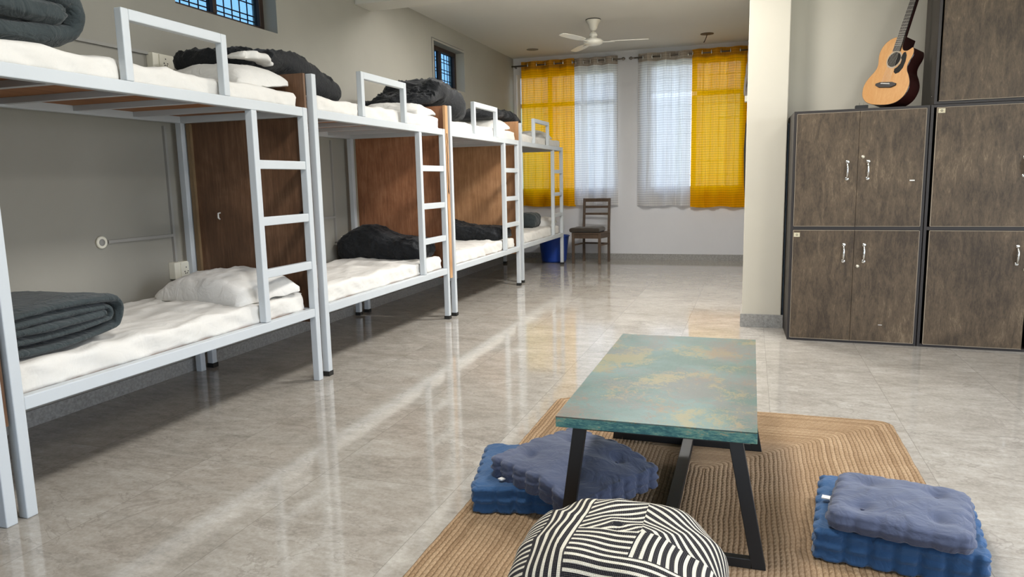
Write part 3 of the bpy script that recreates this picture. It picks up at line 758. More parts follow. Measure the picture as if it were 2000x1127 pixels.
def drape(path, hw, th, mat, label, seed, x_c, nseg=170, K=110, fold=.02, name='duvet', crease=26, skew=0.):
    """thick cloth laid along a path of (y, z[, dx, width scale, thickness scale])"""
    P = [tuple(list(p)+[0, 1, 1][len(p)-2:]) if len(p) < 5 else tuple(p) for p in path]
    def cat(a, b, c, d, t): return .5*((2*b)+(-a+c)*t+(2*a-5*b+4*c-d)*t*t+(-a+3*b-3*c+d)*t**3)
    S = []
    m = len(P)-1
    for i in range(nseg+1):
        f = i/nseg*m; k = min(int(f), m-1); t = f-k
        q = [P[max(k-1, 0)], P[k], P[k+1], P[min(k+2, m)]]
        S.append([cat(q[0][j], q[1][j], q[2][j], q[3][j], t) for j in range(5)])
    rings = []
    for i, s in enumerate(S):
        a, c_ = S[max(i-1, 0)], S[min(i+1, nseg)]
        t = Vector((c_[0]-a[0], c_[1]-a[1])).normalized(); nv = Vector((-t.y, t.x))
        if nv.y < 0 and t.x > .2: nv = -nv
        u = i/nseg; e = min(1, (u/.06+.02)**.5, ((1-u)/.06+.02)**.5)
        ring = []
        for k in range(K):
            q = 2*PI*k/K; c, sn = math.cos(q), math.sin(q)
            ex = math.copysign(abs(c)**.55, c); ez = math.copysign(abs(sn)**.8, sn)
            X = ex*hw*s[3]*(.8+.2*e)+.03*N(u*7, c, seed)
            arc = u*m
            wx = X+.05*N(X*5, arc, seed)
            lump = fold*(ridg(wx, arc*.16, seed, 7)*.6+1.0*crz(wx*9+sn, arc*1.5, seed+3)+.5*crz(wx*19+sn, arc*2.6, seed+5)+.2*crz(wx*16, arc*6, seed+9)-.5)
            off = ez*th*s[4]*e+(lump*.8 if sn > 0 else -.2*lump)
            ring.append(Vector((x_c+s[2]+X+skew*u, s[0]+nv.x*off, s[1]+nv.y*off)))
        rings.append(ring)
    mb = MB().rings(rings)
    c0 = Vector((x_c, P[0][0], P[0][1])); mb.b.transform(Matrix.Translation(-c0))
    o = mb.build(name, mat, smooth=True); o.location = c0
    return tag(o, label, 'duvet', 'dark duvets on the bunk beds')

def heap(c, hx, hy, hz, rz, mat, label, seed, amp=.03, sc=6, topfn=None, name='duvet', cat='duvet', step=.011, r=None):
    def fn(p, n):
        q = p.copy(); w = amp*(.8*crz(q.x*sc*.8+q.z*9, q.y*sc*2.2, seed)+.5*crz(q.x*sc*2+q.y*8, q.z*30+q.y*sc*3, seed+4)+ridg(q.x, q.y*1.2, q.z+seed, sc)*.5+.5*ridg(q.x*1.5, q.y, q.z+seed*2, sc*2.1)+.25*ridg(q.x, q.y*2, q.z+seed, sc*4.3))
        q += n*w
        if topfn: q.z = -hz+(q.z+hz)*topfn(q.x/hx, q.y/hy)
        if q.z < -hz: q.z = -hz
        return q
    o = MB().superbox(hx, hy, hz, r or min(hx, hy, hz)*.85, step, fn).build(name, mat, smooth=True)
    o.location = c; o.rotation_euler = (0, 0, rz)
    return tag(o, label, cat, 'dark duvets on the bunk beds')

spiral_roll(-3.16, -2.625, 2.15, .675, .34, .125, 2.6, M['duvet'], 'dark slate duvet rolled up on the lower bunk of the nearest bed', 2.2)
spiral_roll(-3.22, -2.62, 2.04, 1.91, .43, .168, 1.9, M['duvet'], 'dark slate duvet folded on the upper bunk of the nearest bed', 5.5, thick=.094)
# upper, first to second bed: over the pillow, across the end panel, down on the next mattress
drape([(3.60, 1.925, 0, .9, 1.0), (3.68, 1.945, 0, 1, 1.0), (3.74, 1.945, 0, 1, .9), (3.82, 1.935, 0, 1, .8), (4.02, 1.975, 0, 1, 1.3), (4.28, 1.93, 0, 1, 1.9), (4.54, 1.87, 0, .95, 1.9), (4.74, 1.84, 0, .85, 1.4)],
      .27, .058, M['duvetb'], 'black duvet draped over the dark brown end panel between the two nearest beds', 1.3, -3.06, fold=.026)
# white stripe of the duvet's lining
def lining(pts, w, label=None):
    mb = MB(); pts = [Vector(p) for p in pts]
    mb.rings([[p+Vector((0, 0, w*s)*1) if False else p+Vector((.012*c, 0, w*s2)) for c, s2 in ((1, 0), (.7, .7), (0, 1), (-.7, .7), (-1, 0), (0, -1))] for p in pts])
    return mb
o = drape([(3.50, 1.925, 0, .9, .6), (3.60, 1.945, 0, 1, 1), (3.72, 1.945, 0, 1, 1), (3.80, 1.915, 0, .9, .6)], .05, .022, M['pillow'], 'x', 4.4, -2.77, nseg=30, K=24, fold=.004, name='folded_sheet')
tag(o, 'small white folded cloth tucked in the black duvet by the nearest upper pillow', 'cloth'); del o['group']
drape([(5.66, 1.865, -.1, .7, .4), (5.80, 1.90, 0, .9, .6), (5.93, 1.93, 0, 1, .9), (6.08, 2.00, 0, 1, 1.6), (6.26, 1.96, 0, 1, 2.3), (6.44, 1.90, .04, .95, 2.3), (6.60, 1.84, .08, .8, 1.3)],
      .29, .058, M['duvetb'], 'black duvet heaped over the red-brown end panel between the second and third beds', 9.3, -2.90, fold=.036)
drape([(7.45, 1.90, 0, .9, .8), (7.66, 1.93, 0, 1, 1.0), (7.86, 1.945, 0, 1, 1.0), (8.0, 1.94, 0, 1, .9), (8.16, 1.945, 0, 1, 1.2), (8.36, 1.88, .03, .95, 1.9), (8.5, 1.83, .05, .85, 1.2)],
      .30, .05, M['duvetb'], 'black duvet draped over the light brown end panel behind the third bed', 14.3, -2.95, fold=.024)
def sl(u, v): return .72+.42*math.exp(-((u+.35)/.5)**2)
heap((-3.03, 5.66, .675), .41, .17, .115, -.04, M['duvetb'], 'black duvet bundled at the head of the second lower bunk', 3.3, .016, 5, sl)
def sl3(u, v): return .78+.40*math.exp(-((u+.7)/.5)**2)
heap((-3.02, 7.66, .645), .42, .20, .085, 0, M['duvetb'], 'black duvet folded flat at the head of the third lower bunk', 5.3, .016, 7, sl3)
heap((-3.03, 9.62, .655), .24, .20, .095, 0, M['duvet'], 'dark slate duvet folded into a block on the farthest lower bunk', 7.3, .008, 5, None)

# ------------------------------------------------------------------ sockets, conduits on the left wall
def socket(y0, y1, z0, z1, label):
    t = thing('wall_socket', (XL, (y0+y1)/2, z0), label, 'socket')
    MB().box(XL, XL+.05, y0, y1, z0, z1).build('back_box', M['socket'], t, bevel=.004)
    MB().box(XL+.05, XL+.058, y0+.045, y1-.004, z0+.004, z1-.004).build('face_plate', M['socket'], t, bevel=.003)
    yc = (y0+y1)/2+.01; zc = (z0+z1)/2
    mb = MB()
    for dy, dz in ((-.014, -.01), (.014, -.01), (0, .016), (-.008, -.022), (.008, -.022)):
        mb.box(XL+.058, XL+.0592, yc+dy-.0035, yc+dy+.0035, zc+dz-.0035, zc+dz+.0035)
    mb.build('pin_holes', M['cap'], t)
socket(3.62, 3.785, 1.925, 2.015, 'ivory socket box on the wall above the nearest upper mattress')
socket(3.645, 3.80, .628, .735, 'ivory socket box on the wall beside the nearest lower pillow')
socket(5.69, 5.85, .63, .74, 'ivory socket box half hidden by the black duvet on the second lower bunk')
def conduit(pts, label, r=.009):
    t = MB(); 
    for a, c in zip(pts, pts[1:]): t.bar(a, c, r*2, r*2)
    o = t.build('conduit', M['conduit']); tag(o, label, 'conduit')
zc = XL+.009
conduit([(zc, 3.70, 1.585), (zc, 3.70, .735)], 'grey painted vertical conduit above the nearest lower socket')
conduit([(zc, 3.70, .628), (zc, 3.70, .3)], 'grey painted conduit dropping below the nearest lower socket')
conduit([(zc, 3.20, .905), (zc, 3.69, .905)], 'grey painted horizontal conduit running from the round cable outlet')
conduit([(zc, 1.9, 2.012), (zc, 3.62, 2.012)], 'grey painted horizontal conduit above the nearest upper mattress')
conduit([(zc, 5.60, 1.585), (zc, 5.60, .70)], 'grey painted vertical conduit behind the second lower bunk')
conduit([(zc, 5.1, .92), (zc, 5.59, .92)], 'grey painted horizontal conduit behind the second lower bunk')
t = thing('cable_outlet', (XL, 3.16, .905), 'round cable outlet on the grey wall above the rolled duvet', 'cable outlet')
R90 = Matrix.Rotation(PI/2, 3, 'Y')
MB().lathe([(.036, 0), (.036, .012), (.030, .016), (.020, .012)], (XL, 3.16, .905), 24, R90).build('ring', M['socket'], t, smooth=True)
MB().lathe([(.020, 0), (.020, .0125), (.002, .013)], (XL, 3.16, .905), 20, R90).build('cover', M['conduit'], t, smooth=True)

# ------------------------------------------------------------------ ceiling fan, ceiling hook, ceiling plate
FX, FY = -1.80, 8.64
t = thing('ceiling_fan', (FX, FY, 2.748), 'white three-blade ceiling fan', 'fan')
MB().lathe([(.085, ZC), (.082, ZC-.02), (.055, ZC-.06), (.045, ZC-.10), (.028, ZC-.125), (.012, ZC-.13)], (FX, FY, 0), 28).build('canopy', M['fan'], t, smooth=True)
MB().lathe([(.088, ZC), (.090, ZC-.004), (.084, ZC-.008)], (FX, FY, 0), 28).build('canopy_gap', M['cap'], t)
MB().lathe([(.012, ZC-.12), (.012, 2.87)], (FX, FY, 0), 12).build('down_rod', M['fan'], t, smooth=True)
MB().lathe([(.014, 2.905), (.030, 2.895), (.046, 2.872), (.05, 2.855), (.03, 2.85)], (FX, FY, 0), 24).build('lower_canopy', M['fan'], t, smooth=True)
MB().lathe([(.03, 2.86), (.04, 2.855), (.045, 2.83), (.095, 2.815), (.115, 2.795), (.11, 2.77), (.08, 2.755), (.02, 2.748)], (FX, FY, 0), 32).build('motor_housing', M['fan'], t, smooth=True)
def blade(ang):
    m = Matrix.Translation((FX, FY, 2.79)) @ Matrix.Rotation(ang, 4, 'Z') @ Matrix.Rotation(math.radians(8), 4, 'X')
    prof = [(.20, .035), (.26, .048), (.35, .054), (.50, .052), (.60, .044), (.635, .028)]
    pts = [(r, w) for r, w in prof]+[(r, -w) for r, w in reversed(prof)]
    o = MB().prism(pts, -.003, .003, m).build('blade', M['fan'], t, bevel=.001)
    m2 = Matrix.Translation((FX, FY, 2.785)) @ Matrix.Rotation(ang, 4, 'Z')
    MB().prism([(.09, .016), (.16, .012), (.25, .026), (.25, -.026), (.16, -.012), (.09, -.016)], -.006, 0, m2).build('blade_arm', M['fan'], o)
for a in (125, 10, -112): blade(math.radians(a))
t = thing('ceiling_hook', (-.60, 10.08, 2.95), 'small dark ceiling plate with a short hanging wire', 'ceiling hook')
MB().lathe([(.085, ZC), (.085, ZC-.006), (.02, ZC-.010), (.005, ZC-.012)], (-.60, 10.08, 0), 20).build('plate', M['hookm'], t)
MB().tube([(-.60, 10.08, ZC-.01), (-.61, 10.07, ZC-.05), (-.625, 10.07, ZC-.085), (-.64, 10.07, ZC-.11)], .006, 6).build('wire', M['hookm'], t)
o = MB().lathe([(.085, ZC), (.085, ZC-.004), (.06, ZC-.006), (.005, ZC-.006)], (-3.0, 10.2, 0), 20).build('ceiling_cover_plate', M['greytrim'])
tag(o, 'small round grey cover plate on the ceiling near the far left corner', 'cover plate')

# ------------------------------------------------------------------ things hanging beyond the pillar
heapc = MB().grid(lambda u, v: (-.085+.05*u+.02*N(v*5, u*2, 1)-.03*sst(.2, .9, 1-v), 9.3+.03*math.sin(u*14), 2.15+.62*v), 14, 24)
o = heapc.build('hanging_cloth', M['greycloth'], smooth=True); sol = o.modifiers.new('s', 'SOLIDIFY'); sol.thickness = .008
tag(o, 'grey cloth hanging beyond the pillar beside the yellow curtain', 'cloth')
o = MB().box(-.105, 0, 9.2, 9.32, 2.07, 2.14).build('switch_box', M['socket'], bevel=.004); tag(o, 'small box just beyond the pillar edge', 'box')
t = thing('hanging_umbrella', (-.02, 8.9, 1.9), 'black folded umbrella hanging just beyond the pillar', 'umbrella')
MB().tube([(-.062, 8.9, 1.90), (-.066, 8.9, 1.78), (-.072, 8.9, 1.5), (-.066, 8.9, 1.1), (-.060, 8.9, .86)], [.006, .02, .026, .02, .006], 10).build('canopy', M['cap'], t, smooth=True)
MB().tube([(-.062, 8.9, 1.88), (-.062, 8.9, 2.02), (-.05, 8.9, 2.06), (-.03, 8.9, 2.06), (-.0, 8.9, 2.05)], .007, 8).build('handle', M['cap'], t, smooth=True)

# ------------------------------------------------------------------ wooden chair
CXc, CYc = -2.215, 10.33
def chair():
    t = thing('wooden_chair', (CXc, CYc, 0), 'dark wooden chair with a patched cushion under the white curtain', 'chair', rz=0)
    m = M['chair']
    fl, fr_, bl, br = (-2.425, 10.17), (-2.035, 10.14), (-2.345, 10.52), (-1.965, 10.48)
    for (x, y) in (fl, fr_):
        MB().bar((x, y, 0), (x, y, .44), .038, .038).build('leg', m, t, bevel=.004)
    for (x, y) in (bl, br):
        MB().bar((x, y, 0), (x, y+.0, .48), .036, .036).bar((x, y, .48), (x+.0, y+.06, .925), .036, .034).build('leg', m, t, bevel=.004)
    MB().prism([(fl[0]-.02, fl[1]-.02), (fr_[0]+.02, fr_[1]-.02), (br[0]+.018, br[1]+.0), (bl[0]-.018, bl[1]+.0)], .425, .45).build('seat', m, t, bevel=.003)
    ap = MB()
    for a, b_ in ((fl, fr_), (fr_, br), (bl, br), (fl, bl)): ap.bar((*a, .395), (*b_, .395), .02, .06)
    ap.build('apron', m, t)
    for a, b_ in ((fl, bl), (fr_, br), (bl, br)):
        MB().bar((*a, .27), (*b_, .27), .02, .022).build('stretcher', m, t)
    for z, h in ((.90, .05), (.80, .032), (.70, .032)):
        dy = .06*(z-.48)/.445
        MB().bar((bl[0], bl[1]+dy, z), (br[0], br[1]+dy, z), .018, h).build('back_slat', m, t, bevel=.003)
chair()
def fnc(p, n): 
    q = p.copy(); q += n*.006*N(q.x*12, q.y*12, 3); return q
o = MB().superbox(.225, .19, .032, .03, .02, fnc).build('seat_cushion', M['seatcloth'], smooth=True)
o.location = (-2.245, 10.30, .484); o.rotation_euler = (0, 0, -.06); tag(o, 'flat dark patched cushion on the wooden chair', 'cushion')

# ------------------------------------------------------------------ blue basket
t = thing('blue_basket', (-2.77, 10.38, 0), 'blue plastic basket under the farthest bunk bed', 'basket')
MB().lathe([(.17, .004), (.175, 0), (.185, .03), (.225, .38), (.232, .385), (.225, .39), (.215, .385), (.178, .03), (.001, .02)], (-2.77, 10.38, 0), 40).build('basket_body', M['basket'], t, smooth=True)
MB().tube([(-2.77+.228*math.cos(a*PI/20), 10.38+.228*math.sin(a*PI/20), .385) for a in range(41)], .009, 8).build('rim', M['basket'], t, smooth=True)

# ------------------------------------------------------------------ cabinets
CR = math.radians(-2.7); C0 = Vector((.275, 5.612, 0))
def cab_m(x, y, z): return (x, y, z)
def cabinet(x0, x1, z0, z1, depth, rows, doors, label, loc=C0, sk=0):
    """x, y local to the rotated row; doors: list of (row, xa, xb, handle side)"""
    t = thing('wooden_cabinet', loc, label, 'cabinet', rz=CR)
    o = MB().box(x0, x0+.02, 0, depth, z0, z1).box(x1-.02, x1, 0, depth, z0, z1).box(x0+.02, x1-.02, 0, depth, z1-.02, z1).box(x0+.02, x1-.02, 0, depth, z0, z0+.02).box(x0+.02, x1-.02, depth-.01, depth, z0+.02, z1-.02)
    if sk:
        for v in o.b.verts:
            if v.co.x < x0+.021 and v.co.y > depth*.9: v.co.x += sk
    zr = rows[1:-1]
    for z in zr: o.box(x0+.02, x1-.02, 0, depth-.01, z-.01, z+.01)
    o.build('carcass', M['lamside'], t, world=False, bevel=.002)
    fr = MB(); fw = .018
    fr.box(x0, x0+fw, -.012, 0, z0, z1).box(x1-fw, x1, -.012, 0, z0, z1).box(x0+fw, x1-fw, -.012, 0, z1-fw, z1).box(x0+fw, x1-fw, -.012, 0, z0, z0+fw)
    for z in zr: fr.box(x0+fw, x1-fw, -.012, 0, z-.012, z+.012)
    for d in doors:
        pass
    fr.build('face_frame', M['frame'], t, world=False, bevel=.001)
    for (r, xa, xb, hs) in doors:
        za, zb = rows[r]+.016, rows[r+1]-.016
        if r == 0: za = rows[0]+fw+.003
        if r == len(rows)-2: zb = rows[-1]-fw-.003
        d = MB().box(xa, xb, -.022, -.002, za, zb).build('door', M['laminate'], t, world=False, bevel=.001)
        e = .0022
        ed = MB().box(xa, xb, -.0235, -.0005, za-e, za).box(xa, xb, -.0235, -.0005, zb, zb+e)
        if hs != 'r' or True: ed.box(xa-e, xa, -.0235, -.0005, za, zb) if (hs in ('r', 'R')) else ed.box(xb, xb+e, -.0235, -.0005, za, zb)
        if hs == 'R': ed.box(xb, xb+e, -.0235, -.0005, za, zb)
        ed.build('edge_banding', M['edgeline'], d, world=False)
        if hs:
            hx = xb-.064 if hs in ('r', 'R') else xa+.064
            zt = (zb-.10 if r == 0 else None)
            zc_ = {0: .648, 1: 1.225}.get(r, 1.225) if z0 < 1 else z0+.45
            H = .058
            pts = [(hx, -.022, zc_-H), (hx, -.040, zc_-H*.8), (hx, -.048, zc_-H*.4), (hx, -.050, zc_), (hx, -.048, zc_+H*.4), (hx, -.040, zc_+H*.8), (hx, -.022, zc_+H)]
            hm = MB().tube(pts, [.005, .006, .0075, .0085, .0075, .006, .005], 10)
            for zz in (zc_-H, zc_+H): hm.lathe([(.014, .0), (.014, .003), (.009, .007), (.002, .008)], (hx, -.022, zz), 16, Matrix.Rotation(PI/2, 3, 'X'))
            hm.build('handle', M['chrome'], d, smooth=True, world=False, label='chrome pull handle')
    return t
def on_cab(t, x, z, kind):
    if kind == 'lock':
        MB().lathe([(.012, 0), (.012, .006), (.004, .010), (.001, .01)], (x, -.022, z), 16, Matrix.Rotation(PI/2, 3, 'X')).build('lock', M['brass'], t, world=False, smooth=True)
    if kind == 'tag':
        p = MB().box(x-.02, x+.02, -.0245, -.022, z-.015, z+.015).build('number_tag', M['tag'], t, world=False)
        MB().tube([(x+.006*math.cos(a*PI/5), -.0252, z+.006*math.sin(a*PI/5)) for a in range(11)], .0012, 5).build('number_mark', M['ink'], p, world=False)
c1 = cabinet(0, .843, 0, 1.643, .60, [0, .822, 1.643], [(0, .021, .4205, 'r'), (0, .4225, .822, 'l'), (1, .021, .4205, 'r'), (1, .4225, .822, 'l')], 'short dark brown cabinet with four handled doors, under the guitar', sk=-.042)
on_cab(c1, .452, 1.315, 'lock'); on_cab(c1, .45, .555, 'lock'); on_cab(c1, .045, .775, 'tag')
MB().box(.745, .775, -.027, -.022, 1.145, 1.152, Matrix.Rotation(.0, 4, 'Y')).build('scratch_mark', M['label'], c1, world=False, label='pale scuff')
MB().box(.60, .625, -.0228, -.022, .14, .143).build('scratch_mark', M['label'], c1, world=False, label='pale scuff')
c2 = cabinet(.848, 2.10, 0, 1.643, .50, [0, .822, 1.643], [(0, .885, 1.462, 'r'), (0, 1.49, 2.07, 'l'), (1, .885, 1.462, 'r'), (1, 1.49, 2.07, 'l')], 'dark brown cabinet at the right edge, standing under the tall upper cabinet')
on_cab(c2, .91, 1.602, 'tag'); on_cab(c2, 1.448, .553, 'lock'); on_cab(c2, 1.448, 1.21, 'lock')
c3 = cabinet(.862, 2.10, 1.645, 2.60, .50, [1.645, 2.60], [(0, .890, 1.475, None), (0, 1.49, 2.07, None)], 'dark brown upper cabinet stacked at the right edge beside the guitar')
MB().lathe([(.006, 0), (.006, .004), (.001, .006)], (.862, .06, 1.70), 12, Matrix.Rotation(-PI/2, 3, 'Y')).build('screw_cap', M['chrome'], c3, world=False)
o = MB().box(.256, .285, 6.09, 6.13, .05, 1.60).build('blue_grey_strip', M['bluegrey'])  # narrow upright blue-grey strip filling the gap
tag(o, 'narrow blue-grey strip standing in the gap between pillar and cabinet', 'board')

# ------------------------------------------------------------------ guitar
def guitar():
    base = Vector((.835, 5.74, 1.643))
    u = Vector((.255, .075, .94)).normalized()           # up along the neck
    n = Vector((-.70, -.62, .30)); n = (n-u*n.dot(u)).normalized()    # out of the top
    r = u.cross(n).normalized()                          # to the right seen from the front
    if r.x < 0: r = -r
    m = Matrix((r, u, n)).transposed().to_4x4(); m.translation = base
    t = thing('acoustic_guitar', base, 'acoustic guitar with pale top leaning on the short brown cabinet', 'guitar')
    # body outline in metres, x right, y up, bottom at y = 0
    half = [(0, 0), (.07, .004), (.13, .022), (.172, .06), (.188, .11), (.184, .155), (.160, .20), (.134, .235), (.123, .268), (.127, .30), (.138, .335), (.142, .37), (.132, .41), (.105, .445), (.06, .468), (.0, .475)]
    right = [(0, 0), (.07, .004), (.13, .022), (.172, .06), (.188, .11), (.184, .155), (.160, .20), (.134, .235), (.123, .268), (.127, .30), (.137, .33), (.138, .36), (.128, .385), (.118, .392), (.105, .383), (.085, .372), (.055, .375), (.035, .395), (.028, .43), (.028, .475)]
    def smooth_path(pts, k=5):
        out = []
        for i in range(len(pts)-1):
            p0, p1, p2, p3 = pts[max(i-1, 0)], pts[i], pts[i+1], pts[min(i+2, len(pts)-1)]
            for j in range(k):
                q = j/k
                out.append(tuple(.5*(2*p1[c]+(-p0[c]+p2[c])*q+(2*p0[c]-5*p1[c]+4*p2[c]-p3[c])*q*q+(-p0[c]+3*p1[c]-3*p2[c]+p3[c])*q**3) for c in (0, 1)))
        out.append(pts[-1]); return out
    R_ = smooth_path(right); L_ = [(-x, y) for x, y in smooth_path(half)]
    outl = R_+list(reversed(L_[1:]))
    D = .108
    # rest the lowest point on the cabinet
    low = min((m @ Vector((x, y, z))).z for x, y in outl for z in (0, -D)); m.translation += Vector((0, 0, 1.644-low))
    body = MB().prism(outl, -D, -.004, m).build('body', M['mahog'], t, bevel=.004, label='dark mahogany sides and back')
    MB().prism(outl, -.004, 0, m).build('soundboard', M['spruce'], t, label='pale spruce soundboard')
    bd = MB().tube([m @ Vector((x, y, -.002)) for x, y in outl+[outl[0]]], .0022, 6).build('binding', M['ebony'], t, smooth=True)
    hc = (0, .315)
    MB().lathe([(.001, .0005), (.050, .0005), (.050, .0012), (.001, .0012)], m @ Vector((hc[0], hc[1], 0)), 40, m.to_3x3()).build('sound_hole', M['hole'], t)
    MB().lathe([(.052, 0), (.052, .0014), (.060, .0014), (.060, 0)], m @ Vector((hc[0], hc[1], 0)), 40, m.to_3x3()).build('rosette', M['edgeline'], t)
    pk = [(.052, .325), (.060, .36), (.075, .365), (.092, .34), (.098, .30), (.094, .255), (.075, .225), (.050, .215), (.030, .228), (.028, .250), (.046, .262), (.062, .285), (.064, .31)]
    MB().prism(pk, .0004, .0018, m).build('pickguard', M['pick'], t)
    MB().prism([(-.085, .135), (-.05, .120), (.05, .120), (.085, .135), (.085, .148), (.05, .158), (-.05, .158), (-.085, .148)], 0, .009, m).build('bridge', M['ebony'], t, bevel=.002)
    MB().prism([(-.037, .145), (.037, .142), (.037, .146), (-.037, .149)], .009, .013, m).build('saddle', M['label'], t)
    # neck, fretboard, head
    MB().prism([(-.027, .36), (.027, .36), (.0215, .845), (-.0215, .845)], -.024, .001, m).build('neck', M['mahog'], t, bevel=.006)
    MB().prism([(-.030, .36), (.0, .42), (.030, .36), (.028, .475), (-.028, .475)], -D+.01, -.02, m).build('neck_heel', M['mahog'], t, bevel=.003)
    fb = MB().prism([(-.029, .372), (.029, .372), (.0215, .845), (-.0215, .845)], .001, .008, m).build('fretboard', M['ebony'], t)
    fm = MB()
    for k in range(1, 20):
        yy = .845-.65*(1-2**(-k/12))
        if yy < .375: break
        w = .0215+(.029-.0215)*(.845-yy)/.473
        fm.box(-w, w, yy-.001, yy+.001, .008, .0093, m)
    fm.build('frets', M['fret'], fb)
    hm = m @ Matrix.Translation((0, .845, 0)) @ Matrix.Rotation(-.24, 4, 'X')
    hd = MB().prism([(-.022, 0), (.022, 0), (.035, .03), (.036, .17), (.012, .19), (-.012, .19), (-.036, .17), (-.035, .03)], -.012, .003, hm).build('headstock', M['mahog'], t, bevel=.002)
    for sx in (-1, 1):
        for k in range(3):
            MB().tube([hm @ Vector((sx*.02, .05+.045*k, .003)), hm @ Vector((sx*.02, .05+.045*k, .018))], .004, 8).tube([hm @ Vector((sx*.03, .05+.045*k, -.006)), hm @ Vector((sx*.055, .05+.045*k, -.006))], [.003, .008], 8).build('tuner', M['chrome'], hd, smooth=True)
    st = MB()
    for k in range(6):
        st.tube([m @ Vector((-.030+.012*k, .146, .0135)), m @ Vector((-.018+.0072*k, .845, .0115))], .0006, 4)
    st.build('strings', M['fret'], t)
guitar()
t = thing('plug_adapter', (.705, 5.69, 1.643), 'small black plug adapter with two pins beside the foot of the guitar', 'plug adapter')
MB().box(.675, .755, 5.66, 5.71, 1.643, 1.672).build('adapter_body', M['cap'], t, bevel=.004)
MB().tube([(.700, 5.68, 1.672), (.700, 5.68, 1.69)], .0025, 6).tube([(.728, 5.68, 1.672), (.728, 5.68, 1.69)], .0025, 6).build('pins', M['chrome'], t)

# ------------------------------------------------------------------ rug
RX0, RX1, RY0, RY1 = -.985, .672, 1.15, 3.77
hx, hy = (RX1-RX0)/2, (RY1-RY0)/2
RUG_Z = .011
def rr(h_x, h_y, r, n=10):
    out = []
    for cx, cy, a0 in ((h_x-r, h_y-r, 0), (-h_x+r, h_y-r, 90), (-h_x+r, -h_y+r, 180), (h_x-r, -h_y+r, 270)):
        for k in range(n+1):
            a = math.radians(a0+90*k/n); out.append((cx+r*math.cos(a), cy+r*math.sin(a)))
    return out
mb = MB(); base = rr(hx, hy, .07, 12)
def dens(pts, step=.03):
    out = []
    for i, p in enumerate(pts):
        q = pts[(i+1) % len(pts)]; L = math.dist(p, q); n = max(1, int(L/step))
        for k in range(n): out.append((p[0]+(q[0]-p[0])*k/n, p[1]+(q[1]-p[1])*k/n))
    return out
D_ = dens(base)
wob = lambda x, y, s: 1+s*(.004*N(x*9, y*9, 2)+.003*N(x*25, y*25, 4))
mb.rings([[(x*k*wob(x, y, 1), y*k*wob(x, y, 1), z) for x, y in D_] for k, z in ((.996, 0), (1.0, .004), (.999, .008), (.994, RUG_Z))])
o = mb.build('jute_rug', m_jute(hx, hy)); o.location = ((RX0+RX1)/2, (RY0+RY1)/2, 0)
tag(o, 'braided natural jute rug under the low table', 'rug')

# ------------------------------------------------------------------ low table
TX0, TX1, TY0, TY1, TH = -.580, .036, 2.166, 3.459, .45
t = thing('coffee_table', ((TX0+TX1)/2, (TY0+TY1)/2, 0), 'low table with a distressed teal painted top and black steel legs', 'table')
top = MB().box(TX0, TX1, TY0, TY1, TH-.004, TH).build('tabletop', M['table'], t)
MB().box(TX0, TX1, TY0, TY1, TH-.036, TH-.004).build('tabletop_edge', M['edge'], top, bevel=.002)
for yy in (TY0+.012, TY1-.27):
    fy0, fy1 = yy, yy+.028
    for sx in (-1, 1):
        xt = TX0+.075 if sx < 0 else TX1-.062; xb_ = TX0+.02 if sx < 0 else TX1+.015
        mb = MB(); w = .021
        mb.prism([(0, 0), (1, 0), (1, 1), (0, 1)], 0, 1)
        mb.b.free(); mb.b = bmesh.new()
        vs = []
        for x, z in ((xt-w, TH-.036), (xt+w, TH-.036), (xb_+w, RUG_Z), (xb_-w, RUG_Z)):
            vs.append((x, z))
        mt = Matrix(((1, 0, 0, 0), (0, 0, 1, 0), (0, 1, 0, 0), (0, 0, 0, 1)))
        mb.prism(vs, fy0, fy1, mt)
        mb.build('leg', M['black'], t, bevel=.002)
    MB().box(TX0+.045, TX1-.007, fy0, fy1, RUG_Z, RUG_Z+.03).build('base_rail', M['black'], t, bevel=.002)
    MB().box(TX0+.08, TX1-.06, fy0-.005, fy1+.005, TH-.040, TH-.036).build('mounting_plate', M['black'], t)
MB().box(-.263, -.218, TY0+.04, TY1-.27, RUG_Z, RUG_Z+.03).build('stretcher', M['black'], t, bevel=.002)

